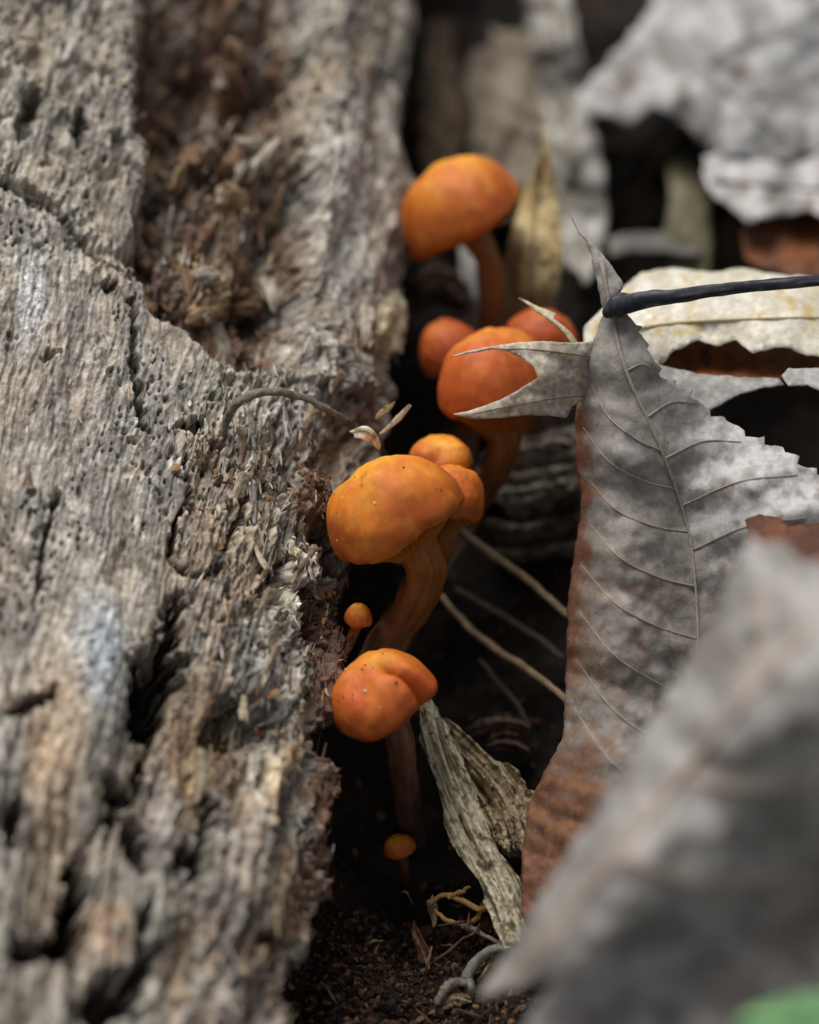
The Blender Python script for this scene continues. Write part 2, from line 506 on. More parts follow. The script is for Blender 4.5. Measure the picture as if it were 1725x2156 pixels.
# lifted fibrous shreds and lumps near the edge
for (a, b_, c, d, r_, up) in [(620, 1230, 45, 80, .25, .16), (650, 1060, 45, 50, 0, .22), (610, 1450, 22, 120, .3, .15), (560, 1640, 20, 110, .35, .22),
                              (680, 1640, 30, 40, 0, .08), (400, 1480, 40, 100, .3, .15), (540, 1900, 110, 140, .2, .18), (460, 930, 60, 40, .3, .1),
                              (190, 1480, 60, 200, .1, .18), (370, 1700, 36, 130, .3, .15), (800, 690, 22, 60, .1, .12), (690, 700, 30, 90, .1, .18),
                              (330, 1900, 40, 180, .12, .15)]:
    h += up * blob(a, b_, c, d, r_, 0.5, 0.5)

fade = np.exp(-(np.maximum(0, -6.2 - w) / 2.0) ** 2)
pos = base + nor * h[..., None]
# crumble in all directions, so that steep faces are as rough as the flat ones
steep = np.clip((np.abs(np.gradient(h, axis=0) / DS) + 0.6 * np.abs(np.gradient(h, axis=1) / DW) - 2.2) / 4.0, 0, 1)
steep = blur2(steep, 2)
k3 = (0.11 * steep + 0.005 * rot_m)
for i_ in range(3):
    pos[..., i_] += k3 * fbm(pos[..., 0] * 5 + 31 * i_, pos[..., 1] * 5, pos[..., 2] * 5, 3, 0.65)
n_3d = fbm(pos[..., 0] * 9, pos[..., 1] * 9, pos[..., 2] * 9, 3, 0.7)

# colours: silver-grey skin, tan inner layers, red-brown rot
n_lo = fbm(s * 0.35, w * 0.8, 81.0, 4)
n_md = fbm(s * 1.3, w * 3.0, 91.0, 4)
n_fi = fbm(s * 3.5, wg * 20, 101.0, 3)
n_gr = fbm(s * 14, w * 16, 111.0, 3, 0.7)
grey = mixc(lin(132, 127, 119), lin(184, 179, 170), sstep(-0.5, 0.6, n_md + 0.5 * n_fi))
tan = mixc(lin(150, 130, 106), lin(196, 176, 146), sstep(-0.5, 0.6, n_md))
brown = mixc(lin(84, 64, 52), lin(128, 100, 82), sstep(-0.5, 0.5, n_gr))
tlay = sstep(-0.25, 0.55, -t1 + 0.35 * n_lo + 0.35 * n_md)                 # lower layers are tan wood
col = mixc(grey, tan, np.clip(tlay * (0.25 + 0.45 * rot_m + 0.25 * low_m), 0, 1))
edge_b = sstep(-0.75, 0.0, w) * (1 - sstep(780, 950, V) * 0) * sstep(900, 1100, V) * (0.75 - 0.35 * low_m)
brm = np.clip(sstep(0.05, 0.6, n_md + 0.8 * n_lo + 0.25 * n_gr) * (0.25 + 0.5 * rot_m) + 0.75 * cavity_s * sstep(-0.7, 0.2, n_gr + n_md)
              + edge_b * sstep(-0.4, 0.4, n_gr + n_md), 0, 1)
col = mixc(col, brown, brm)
col = mixc(col, lin(120, 112, 84), 0.35 * slab_s * sstep(-0.1, 0.5, n_gr))
for (a, b_, c, d, r_, cc, k) in [(620, 1230, 45, 85, .25, lin(206, 198, 182), .8), (200, 1400, 55, 120, .1, lin(178, 184, 190), .8), (650, 1070, 48, 60, 0, lin(96, 66, 46), .85),
                                 (690, 1260, 45, 130, 0, lin(92, 66, 56), .7), (680, 1480, 40, 140, .1, lin(104, 72, 58), .75), (800, 690, 26, 60, .1, lin(196, 186, 150), .8),
                                 (60, 640, 26, 90, 0, lin(204, 204, 204), .7), (120, 1560, 55, 190, .1, lin(184, 158, 130), .6), (560, 1640, 20, 100, .35, lin(206, 182, 146), .8),
                                 (430, 1560, 80, 90, .2, lin(122, 96, 72), .7), (700, 480, 40, 140, .05, lin(190, 188, 182), .7), (530, 330, 60, 90, .2, lin(150, 122, 98), .6),
                                 (450, 570, 40, 80, -.4, lin(158, 136, 106), .7), (410, 1640, 30, 90, .2, lin(196, 170, 136), .6), (480, 800, 80, 70, .4, lin(166, 162, 146), .6),
                                 (230, 1950, 50, 60, .2, lin(186, 152, 122), .6), (700, 1640, 30, 30, 0, lin(168, 150, 104), .6), (520, 1090, 50, 140, .1, lin(190, 176, 148), .5)]:
    col = mixc(col, cc * (0.8 + 0.4 * sstep(-0.6, 0.6, n_gr))[..., None], k * blob(a, b_, c, d, r_, 0.6, 0.9))
spk = sstep(0.42, 0.75, fbm(s * 9, w * 10, 121.0, 3, 0.7)) * sstep(-0.2, 0.5, fbm(s * 0.9, w, 131.0, 2))
col = mixc(col, lin(58, 54, 50), 0.75 * spk)                               # black fungus specks
col = col * np.clip(1.08 + 0.40 * n_fi + 0.30 * n_gr + 0.34 * n_3d, 0.25, 1.9)[..., None]

log = empty('fallen_log', L_BOT + LA * 6, 'weathered grey rotting log with a crumbling hollow and brown broken edge', 'log')
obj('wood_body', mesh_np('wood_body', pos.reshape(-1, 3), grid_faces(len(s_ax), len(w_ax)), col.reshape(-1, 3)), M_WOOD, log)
flat_pos, flat_nor, flat_col = pos.reshape(-1, 3), nor.reshape(-1, 3), col.reshape(-1, 3)
Uf, Vf = U.ravel(), V.ravel()
Ic = np.where((Uf > -50) & (Uf < 950) & (Vf > -50) & (Vf < 2250) & (Wm.ravel() < 0.6))[0][::5]
Uc, Vc = Uf[Ic], Vf[Ic]
def on_log(u, v):
    """index of the wood surface point measured at u, v"""
    m = np.abs(Uc - u) + np.abs(Vc - v)
    return int(Ic[np.argmin(m)])

# loose splinters and crumbs on the log: too many and too small to count
def sliver(c, d, n_, L_, wd, tk, lift, seed):
    b_ = np.cross(d, n_)
    k = 5
    t = np.linspace(-0.5, 0.5, k)
    wid = wd * np.array([0.25, 0.9, 1.0, 0.8, 0.15])
    out = []
    for i in range(k):
        cc = c + d * t[i] * L_ + n_ * (lift * (t[i] + 0.5) ** 2 + tk * 0.3)
        out += [cc - b_ * wid[i] / 2, cc + b_ * wid[i] / 2, cc + b_ * wid[i] / 2 * 0.7 + n_ * tk, cc - b_ * wid[i] / 2 * 0.7 + n_ * tk]
    f = [[0, 3, 2, 1], [16, 17, 18, 19]]
    for i in range(k - 1):
        for j in range(4):
            a = i * 4 + j; b2 = i * 4 + (j + 1) % 4
            f.append([a, b2, b2 + 4, a + 4])
    return np.array(out), np.array(f)

vis = np.where((Uf > 0) & (Uf < 900) & (Vf > 0) & (Vf < 2200) & (Wm.ravel() < 0.5))[0]
wts = (0.04 + rot_m.ravel()[vis]); wts /= wts.sum()
pick = rng.choice(vis, 4200, p=wts)
parts, pc = [], []
for i in pick:
    d = LA * rng.choice([-1, 1]) + LR * rng.normal(0, 0.22) + LN * rng.normal(0, 0.1); d /= np.linalg.norm(d)
    L_ = rng.lognormal(-1.75, 0.5); wd = 0.012 + 0.09 * L_ * rng.random()
    if rng.random() < 0.3: L_ *= 0.4; wd *= 1.7
    n_ = flat_nor[i] + rng.normal(0, 0.25, 3); n_ -= d * (n_ @ d); n_ /= np.linalg.norm(n_)
    v_, f_ = sliver(flat_pos[i] - n_ * 0.01, d, n_, L_, wd, 0.008 + 0.12 * wd, max(0, rng.normal(0.0, 0.05)), 0)
    parts.append((v_, f_))
    cc = flat_col[i] * rng.uniform(0.75, 1.2) if rng.random() < 0.7 else lin(*[(196, 176, 140), (120, 90, 66), (208, 204, 196)][rng.integers(3)])
    pc.append(np.repeat(cc[None], len(v_), 0))
v_, f_ = merge(parts)
o = obj('splinters', mesh_np('splinters', v_, f_, np.vstack(pc), False), M_CHIP, log)
o['kind'] = 'stuff'

# shreds of wood lifting along the grain, and lumps of brown rot in the hollow
def shred_mesh(k):
    r = np.random.default_rng(500 + k); nu, nv = 14, 5
    y = np.linspace(-0.5, 0.5, nu); wd = 0.10 * (0.3 + 0.7 * (y + 0.5)) * (1 + 0.5 * fbm(y * 5, k * 3.3, 0.0, 2))
    bend = 0.10 * (y + 0.5) ** 2 * r.uniform(0.2, 1.2)
    vt, cl_ = [], []
    for side in (0, 1):
        for i in range(nu):
            for j in range(nv):
                q = j / (nv - 1) - 0.5
                z = bend[i] + (0.012 * (1 - (2 * q) ** 2) + 0.02 * float(perlin(y[i] * 4, q * 9, k + 2.0)) if side else -0.012)
                vt.append((q * wd[i] + 0.03 * math.sin(3 * y[i] + k), y[i] + 0.16 * float(perlin(q * 7, k, 1.0)) * (i in (0, nu - 1)), z))
    f = []
    for i in range(nu - 1):
        for j in range(nv - 1):
            a = i * nv + j; f.append((a, a + nv, a + nv + 1, a + 1)); b = a + nu * nv; f.append((b, b + 1, b + nv + 1, b + nv))
    n_ = nu * nv
    for i in range(nu - 1):
        for j, flip in ((0, False), (nv - 1, True)):
            a = i * nv + j; q = (a, a + n_, a + n_ + nv, a + nv); f.append(q if not flip else q[::-1])
    for i, flip in ((0, True), (nu - 1, False)):
        for j in range(nv - 1):
            a = i * nv + j; q = (a, a + n_, a + n_ + 1, a + 1); f.append(q if not flip else q[::-1])
    vt = np.array(vt)
    ca, cb = [((176, 168, 154), (132, 120, 106)), ((190, 178, 156), (142, 124, 102)), ((150, 132, 114), (104, 84, 70)), ((172, 168, 162), (124, 118, 110))][k % 4]
    c = mixc(lin(*ca), lin(*cb), sstep(-.5, .5, fbm(vt[:, 0] * 40, vt[:, 1] * 4, k + .5, 3)))
    me = mesh_np('shred', vt, np.array(f), c); me.materials.append(M_CHIP); return me
shreds = [shred_mesh(k) for k in range(8)]
def frame_mat(p, y, z, sc):
    y = y / np.linalg.norm(y); z = z - y * (z @ y); z /= np.linalg.norm(z); x = np.cross(y, z)
    from mathutils import Matrix
    return Matrix([[x[i] * sc[0], y[i] * sc[1], z[i] * sc[2], p[i]] for i in range(3)] + [[0, 0, 0, 1]])
def put(name, me, p, y, z, sc, parent):
    o = bpy.data.objects.new(name, me); COL.objects.link(o); o.parent = parent
    m = frame_mat(p - np.array(parent.location), y, z, sc); o.matrix_local = m
    return o
sw = (0.03 + rot_m.ravel()[vis]) * (Vf[vis] > 820) * (Wm.ravel()[vis] < -0.25); sw = sw / sw.sum()
for k, i in enumerate(rng.choice(vis, 110, p=sw)):
    d = LA * rng.choice([-1, 1]) + LR * rng.normal(0, 0.15)
    L_ = rng.uniform(0.2, 0.65)
    put('shred', shreds[k % 8], flat_pos[i] + flat_nor[i] * 0.012, d, flat_nor[i] + rng.normal(0, 0.15, 3), (rng.uniform(0.5, 1.5), L_, rng.uniform(.7, 1.3)), log)
def lump_mesh(k):
    nr, nc = 12, 18
    ph, an_ = np.meshgrid(np.linspace(0.02, math.pi - 0.02, nr), np.linspace(0, 2 * math.pi, nc, endpoint=False), indexing='ij')
    d = np.stack([np.sin(ph) * np.cos(an_), np.sin(ph) * np.sin(an_), np.cos(ph)], -1)
    rr = 1 + 0.6 * fbm(d[..., 0] * 1.5 + k * 5, d[..., 1] * 1.5, d[..., 2] * 1.5, 3) + 0.35 * fbm(d[..., 0] * 5, d[..., 1] * 5 + k, d[..., 2] * 5, 2)
    vt = (d * rr[..., None]).reshape(-1, 3)
    ca, cb = [((150, 122, 98), (104, 80, 64)), ((176, 150, 120), (128, 100, 76)), ((122, 96, 80), (84, 64, 54)), ((182, 174, 160), (136, 120, 104))][k % 4]
    c = mixc(lin(*ca), lin(*cb), sstep(-.5, .5, fbm(vt[:, 0] * 3, vt[:, 1] * 3, vt[:, 2] * 3 + k, 3)))
    me = mesh_np('lump', vt, grid_faces(nr, nc, True), c); me.materials.append(M_CHIP); return me
lumps = [lump_mesh(k) for k in range(8)]
cv = np.where((cavity.ravel() > 0.5) & (Vf > 30) & (Vf < 780) & (Uf > 0))[0]
for k, i in enumerate(rng.choice(cv, 120)):
    sz = rng.uniform(0.05, 0.17)
    put('rot_lump', lumps[k % 8], flat_pos[i] + flat_nor[i] * sz * 0.2, rng.normal(size=3) + 1.5 * LA, rng.normal(size=3), (sz, sz * rng.uniform(1.2, 3.2), sz * rng.uniform(.4, .9)), log)

# ------------------------------------------------------------------ crumbs
def ico_crumb(seed, squash=(1, 1, 1)):
    t = (1 + 5 ** 0.5) / 2
    v = np.array([[-1, t, 0], [1, t, 0], [-1, -t, 0], [1, -t, 0], [0, -1, t], [0, 1, t], [0, -1, -t], [0, 1, -t], [t, 0, -1], [t, 0, 1], [-t, 0, -1], [-t, 0, 1]], float)
    v /= np.linalg.norm(v[0])
    f = np.array([[0, 11, 5], [0, 5, 1], [0, 1, 7], [0, 7, 10], [0, 10, 11], [1, 5, 9], [5, 11, 4], [11, 10, 2], [10, 7, 6], [7, 1, 8], [3, 9, 4], [3, 4, 2], [3, 2, 6],
                  [3, 6, 8], [3, 8, 9], [4, 9, 5], [2, 4, 11], [6, 2, 10], [8, 6, 7], [9, 8, 1]])
    r = np.random.default_rng(seed)
    return v * r.uniform(0.55, 1.25, (12, 1)) * np.array(squash), f

def crumbs(points, normals, sizes, colfn, seed):
    r = np.random.default_rng(seed); ps, cs = [], []
    for p, n_, sz in zip(points, normals, sizes):
        v, f = ico_crumb(r.integers(1 << 30), (1, r.uniform(0.3, 1), r.uniform(0.25, 0.8)))
        q, _ = np.linalg.qr(r.normal(size=(3, 3)))
        ps.append((p + (v @ q) * sz + n_ * sz * 0.3, f)); cs.append(np.repeat(colfn(r)[None], 12, 0))
    v, f = merge(ps)
    return v, f, np.vstack(cs)

# brown frass crumbs on the log edge
cl = []
for (u, v, su, sv, n) in [(645, 1055, 26, 34, 260), (690, 1110, 16, 50, 120), (690, 1645, 20, 20, 90), (700, 1260, 14, 60, 200), (500, 1540, 40, 40, 200), (560, 1360, 60, 90, 220), (470, 1000, 60, 60, 150)]:
    tu, tv = rng.normal(u, su, n), rng.normal(v, sv, n)
    cl += [on_log(a, b) for a, b in zip(tu[:max(40, n // 3)], tv)] * 3
cl = np.array(cl)
v, f, c = crumbs(flat_pos[cl] + rng.normal(0, 0.035, (len(cl), 3)) + flat_nor[cl] * 0.01, flat_nor[cl], rng.lognormal(-3.7, 0.45, len(cl)),
                 lambda r: lin(*[(96, 66, 48), (128, 90, 62), (74, 52, 42), (160, 122, 84)][r.integers(4)]) * r.uniform(.7, 1.2), 5)
o = obj('frass_crumbs', mesh_np('frass_crumbs', v, f, c, False), M_CHIP, log); o['kind'] = 'stuff'

# ------------------------------------------------------------------ forest-floor litter
n = 11000
gu = rng.uniform(560, 1350, n); gvv = rng.uniform(60, 2200, n)
near = rng.random(n) < 0.6
gu = np.where(near, rng.uniform(600, 1120, n), gu); gvv = np.where(near, 2230 - 360 * rng.random(n) ** 1.3, gvv)
pts = P(gu, gvv, ground_depth(gu, gvv)); xx, yy = ground_xy(pts)
pts = ground_pt(xx, yy, 0.0)
v, f, c = crumbs(pts, np.repeat(GN[None], n, 0), np.clip(rng.lognormal(-3.75, 0.65, n), 0.008, 0.075),
                 lambda r: lin(*[(62, 42, 33), (84, 58, 44), (36, 28, 24), (112, 86, 64), (56, 48, 42)][r.integers(5)]) * r.uniform(.6, 1.2), 9)
o = obj('litter_crumbs', mesh_np('litter_crumbs', v, f, c, False), M_CHIP)
tag(o, 'red-brown crumbs of rotten wood strewn over the dark humus', 'litter', kind='stuff')

# ------------------------------------------------------------------ mushrooms
def make_mushroom(label, u, v, d, R, H, axis, stem_pts, stem_r, tint=0.0, funnel=0.35, notch=None, dimple=None, lump=0.05, roll=0.16, seed=0,
                  dome=2.0, dark=1.0, na=96, base_col=(150, 128, 110), stem_col=(140, 84, 30)):
    c = P(u, v, d)
    ax = camvec(*axis)
    e1 = np.cross(ax, FWD); e1 /= np.linalg.norm(e1)       # to the right of the picture when ax points up it
    if e1 @ RIGHT < 0: e1 = -e1
    e2 = np.cross(ax, e1)
    if e2 @ FWD > 0: e2 = -e2                              # e2 looks at the lens
    stem_w = np.array([P(*q) for q in stem_pts])
    path = catmull(np.vstack([c - ax * funnel * 0.15, stem_w]), 44)
    root = empty('mushroom', path[-1], label, 'mushroom', 'orange mushrooms along the log')
    an = np.linspace(0, 2 * np.pi, na, endpoint=False)
    # cap skin
    nphi = 40
    ph = np.linspace(0.0, math.radians(112), nphi)
    A, PH = np.meshgrid(an, ph)
    rr = np.sin(np.minimum(PH, math.pi / 2)) ** (2.0 / dome)
    zz = np.where(PH < math.pi / 2, np.cos(PH), 0)
    over = np.clip(PH - math.pi / 2, 0, 1)
    rr = np.where(PH > math.pi / 2, 1 - roll * (1 - np.cos(over * 2.6)), rr)
    z = H * zz - R * roll * 1.1 * np.sin(over * 2.6)
    x, y = rr * np.cos(A), rr * np.sin(A)
    lum = 1 + lump * fbm(x * 1.3 + seed * 3.1, y * 1.3, zz + seed, 3)
    x, y = x * R * lum, y * R * lum
    z = z + H * lump * 1.4 * fbm(x / R * 1.6 + seed, y / R * 1.6, 5.0 + seed, 3) - 0.05 * R * (rr ** 2) * np.sin(A * 3 + seed)
    mkd = np.zeros_like(z)
    if dimple is not None:
        for (da, dr, dsz, dep) in dimple:
            dx, dy = dr * R * math.cos(da), dr * R * math.sin(da)
            g = np.exp(-((x - dx) ** 2 + (y - dy) ** 2) / (dsz * R) ** 2)
            z = z - dep * R * g
            mkd = np.maximum(mkd, g)
    if notch is not None:
        na_, nw, nd = notch
        da = (A - na_ + np.pi) % (2 * np.pi) - np.pi
        g = np.exp(-(da / nw) ** 2) * sstep(0.25, 0.9, rr)
        x, y = x * (1 - nd * g), y * (1 - nd * g)
        z = z - 0.22 * H * g * (rr < 1.1)
    rimw = np.exp(-((PH - math.pi / 2) / 0.35) ** 2)
    wav = 0.012 * R * rimw * fbm(np.cos(A) * 3.5 + seed, np.sin(A) * 3.5, seed, 3)
    x, y, z = x + wav * np.cos(A), y + wav * np.sin(A), z + wav + 0.0025 * R * fbm(x / R * 7, y / R * 7, z / R * 7 + seed, 2)
    vtx = c + x[..., None] * e1 + y[..., None] * e2 + z[..., None] * ax
    nn = fbm(x / R * 1.1 + seed * 2, y / R * 1.1, 3.0 + seed, 3)
    n3 = fbm(x * 9, y * 9, z * 9 + seed, 3)
    centre = lin(224, 152, 42); mid = lin(208, 120, 32); rim = lin(168, 78, 24); red = lin(188, 84, 36)
    cc = mixc(centre, mid, sstep(0.25, 0.75, rr + 0.35 * nn))
    cc = mixc(cc, rim, sstep(0.72, 1.0, rr + 0.2 * nn) * 0.8)
    cc = mixc(cc, red, np.clip(tint + 0.35 * nn, 0, 1))
    fib = fbm(np.cos(A) * 14, np.sin(A) * 14, rr * 1.2 + seed, 2)
    mot = fbm(x / R * 2.6 + 4 * seed, y / R * 2.6, z / R * 2.6, 4, 0.6)
    cc = mixc(cc, lin(150, 70, 26), 0.22 * sstep(0.1, 0.9, mot))
    cc = mixc(cc, lin(236, 176, 70), 0.22 * sstep(0.1, 0.9, -mot) * (1 - 0.6 * np.clip(tint, 0, 1)))
    cc = cc * (dark * (1 + 0.12 * n3 + 0.10 * fib * rr))[..., None]
    cap = obj('cap', mesh_np('cap', vtx.reshape(-1, 3), grid_faces(nphi, na, True), cc.reshape(-1, 3)), M_CAP, root)
    # gills: radial folds running down the stem
    ng = 220; an2 = np.linspace(0, 2 * np.pi, ng, endpoint=False)
    tt = np.linspace(0, 1, 16)
    A2, T2 = np.meshgrid(an2, tt)
    r_in = stem_r[0] * 0.9
    r_out = np.interp(A2.ravel(), np.append(an, 2 * np.pi), np.append(np.hypot(x[-1], y[-1]), np.hypot(x[-1], y[-1])[0])).reshape(A2.shape) * 1.01
    z_out = np.interp(A2.ravel(), np.append(an, 2 * np.pi), np.append(z[-1], z[-1][0])).reshape(A2.shape)
    r2 = r_out + (r_in - r_out) * T2
    z2 = z_out * (1 - T2) - funnel * T2 ** 1.5 + 0.04 * R * np.sin(A2 * 44) * np.sin(np.pi * np.clip(T2 + 0.05, 0, 1))
    gvt = c + (r2 * np.cos(A2))[..., None] * e1 + (r2 * np.sin(A2))[..., None] * e2 + z2[..., None] * ax
    gcol = np.repeat(lin(160, 96, 36)[None] * dark, gvt.reshape(-1, 3).shape[0], 0)
    obj('gills', mesh_np('gills', gvt.reshape(-1, 3), grid_faces(16, ng, True), gcol), M_STEM, root)
    # stem
    tr = np.linspace(0, 1, 44)
    rad = np.interp(tr, np.linspace(0, 1, len(stem_r)), stem_r)
    SG = 36
    sv, sf_ = tube_data(path, rad, SG, 0.16, seed + 1.7)
    ts = np.repeat(np.concatenate([[0], tr, [1]]), SG)
    aa = np.tile(np.arange(SG) / SG * 2 * np.pi, 46)
    stre = fbm(np.cos(aa) * 5 + seed, np.sin(aa) * 5, ts * 1.6, 3)
    ctr_ = np.repeat(np.vstack([path[:1], path, path[-1:]]), SG, 0)
    sv = sv + (sv - ctr_) * (0.07 * stre)[:, None]
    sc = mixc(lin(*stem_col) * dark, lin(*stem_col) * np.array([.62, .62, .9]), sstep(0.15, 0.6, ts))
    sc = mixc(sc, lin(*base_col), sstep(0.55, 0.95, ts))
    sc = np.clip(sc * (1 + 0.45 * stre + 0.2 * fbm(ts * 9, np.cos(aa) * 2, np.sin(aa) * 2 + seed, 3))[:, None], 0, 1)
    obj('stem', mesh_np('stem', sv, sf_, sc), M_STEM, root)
    return root, (c, e1, e2, ax, vtx, A, PH)

SPECK = []
def keep_m(n_, r):
    SPECK.append((r[0], r[1], n_))
keep_m(70, make_mushroom('largest orange mushroom with dirt-specked broad cap on a thick S-bent stem', 838, 1098, 0.0, 0.82, 0.76, (-0.46, 0.86, 0.22),
    [(890, 1175, 0.05), (890, 1225, 0.15), (866, 1280, 0.3), (828, 1335, 0.45), (785, 1410, 0.75), (735, 1490, 1.2)],
    [0.29, 0.25, 0.225, 0.225, 0.23, 0.24, 0.25], tint=0.0, funnel=0.42, seed=1, lump=0.05, dome=2.3))
make_mushroom('small smooth orange cap pressed against the right rim of the largest mushroom', 946, 1060, 0.75, 0.43, 0.46, (0.30, 0.88, 0.30),
    [(932, 1130, 0.85), (908, 1200, 1.1), (872, 1280, 1.5), (830, 1360, 1.9), (780, 1440, 2.2)], [0.2, 0.17, 0.16, 0.16, 0.16, 0.16], tint=0.55, seed=2, dome=2.2)
make_mushroom('little flattened orange cap peeking over the back of the largest mushroom', 928, 972, 1.15, 0.39, 0.30, (0.05, 0.92, 0.35),
    [(930, 1040, 1.3), (920, 1140, 1.6), (890, 1240, 2.0), (830, 1330, 2.2)], [0.15, 0.13, 0.13, 0.13, 0.13], tint=0.12, seed=3, dome=2.6,
    dimple=[(math.pi / 2, 0.75, 0.4, 0.16)])
make_mushroom('tall orange mushroom with glossy egg-shaped cap in front of the speckled upright leaf', 980, 466, 3.4, 0.83, 0.82, (-0.48, 0.84, 0.20),
    [(1028, 545, 3.45), (1036, 610, 3.5), (1038, 680, 3.6), (1030, 780, 3.9), (1000, 900, 4.4)], [0.19, 0.165, 0.16, 0.165, 0.17, 0.17], tint=0.0, funnel=0.25, seed=4, dome=2.3, lump=0.04)
make_mushroom('red-orange mushroom half covered by the forked tips of a pale leaf', 1048, 832, 1.7, 0.73, 0.80, (-0.12, 0.92, 0.25),
    [(1062, 930, 1.75), (1045, 985, 1.9), (1012, 1040, 2.2), (960, 1120, 2.6), (900, 1220, 3.0)], [0.26, 0.2, 0.18, 0.17, 0.17, 0.17], tint=0.6, funnel=0.52, seed=5, dome=2.5, lump=0.05)
make_mushroom('dull red-brown mushroom tucked behind the tall stem', 955, 752, 2.9, 0.42, 0.50, (-0.5, 0.8, 0.2),
    [(985, 830, 3.0), (985, 920, 3.3), (960, 1030, 3.8)], [0.15, 0.14, 0.14, 0.14], tint=0.85, seed=6, dark=0.8)
make_mushroom('reddish cap showing between the leaf strand and the forked leaf tip', 1140, 720, 2.7, 0.47, 0.42, (0.2, 0.9, 0.2),
    [(1130, 800, 2.8), (1110, 900, 3.2), (1080, 1000, 3.7)], [0.15, 0.14, 0.14, 0.14], tint=0.95, seed=7, dark=0.85)
keep_m(45, make_mushroom('red-orange mushroom with a deep notch in its cap and a dark stem', 810, 1480, -0.45, 0.635, 0.58, (-0.45, 0.84, 0.30),
    [(842, 1560, -0.4), (848, 1620, -0.1), (856, 1690, 0.4), (866, 1770, 1.1)], [0.19, 0.165, 0.16, 0.165, 0.17], tint=0.45, funnel=0.30, seed=8, stem_col=(112, 74, 48), dome=2.3,
    notch=(0.72, 0.14, 0.6), dimple=[(0.72, 0.55, 0.2, 0.24), (1.9, 0.55, 0.35, 0.10)], base_col=(70, 60, 54)))
make_mushroom('tiny yellow-orange button mushroom beside the thick bent stem', 755, 1306, 0.15, 0.165, 0.21, (0.05, 0.93, 0.3),
    [(745, 1332, 0.2), (735, 1355, 0.25), (715, 1385, 0.3)], [0.075, 0.06, 0.06, 0.06], tint=-0.2, funnel=0.06, seed=9, dome=2.2, roll=0.3)
make_mushroom('tiny orange mushroom alone in the dark gap under the log', 843, 1790, 0.5, 0.20, 0.19, (-0.28, 0.88, 0.25),
    [(849, 1818, 0.55), (853, 1845, 0.75), (856, 1868, 1.1), (858, 1890, 1.7)], [0.085, 0.07, 0.065, 0.065, 0.065], tint=0.05, funnel=0.08, seed=10, dome=2.3, base_col=(50, 36, 26), stem_col=(92, 56, 24))

# dirt and pale flecks on the caps
for root_, dat, cnt in SPECK:
    c, e1, e2, ax, vtx, A, PH = dat
    pp, nnn, sz = [], [], []
    for k in range(cnt):
        i = rng.integers(3, 27); j = int((rng.normal(math.pi * 0.55, 0.9) % (2 * np.pi)) / (2 * np.pi) * 96) % 96
        p = vtx[i, j]; q = p - c; q /= np.linalg.norm(q)
        pp.append(p - q * 0.002); nnn.append(q); sz.append(float(np.clip(rng.lognormal(-4.9, 0.55), 0.003, 0.024)))
    v, f, cc = crumbs(np.array(pp), np.array(nnn), sz, lambda r: lin(*[(52, 34, 26), (70, 44, 30), (214, 196, 164)][r.choice(3, p=[.35, .25, .4])]), 15 + cnt)
    o = obj('dirt_specks', mesh_np('dirt_specks', v, f, cc, False), M_CHIP, root_); o['kind'] = 'stuff'

# ------------------------------------------------------------------ leaves
def tps(ctrl):
    c = np.asarray(ctrl, float); X = c[:, :2] / 500.0; n = len(X)
    def k(r2): return np.where(r2 > 1e-12, 0.5 * r2 * np.log(r2 + 1e-20), 0)
    d2 = ((X[:, None] - X[None]) ** 2).sum(-1)
    Pm = np.hstack([np.ones((n, 1)), X])
    M = np.zeros((n + 3, n + 3)); M[:n, :n] = k(d2) + 1e-4 * np.eye(n); M[:n, n:] = Pm; M[n:, :n] = Pm.T
    sol = np.linalg.solve(M, np.concatenate([c[:, 2], np.zeros(3)]))
    def f(u, v):
        x = np.stack([np.asarray(u, float) / 500.0, np.asarray(v, float) / 500.0], -1)
        dd = ((x[..., None, :] - X) ** 2).sum(-1)
        return k(dd) @ sol[:n] + sol[n] + x @ sol[n + 1:]
    return f

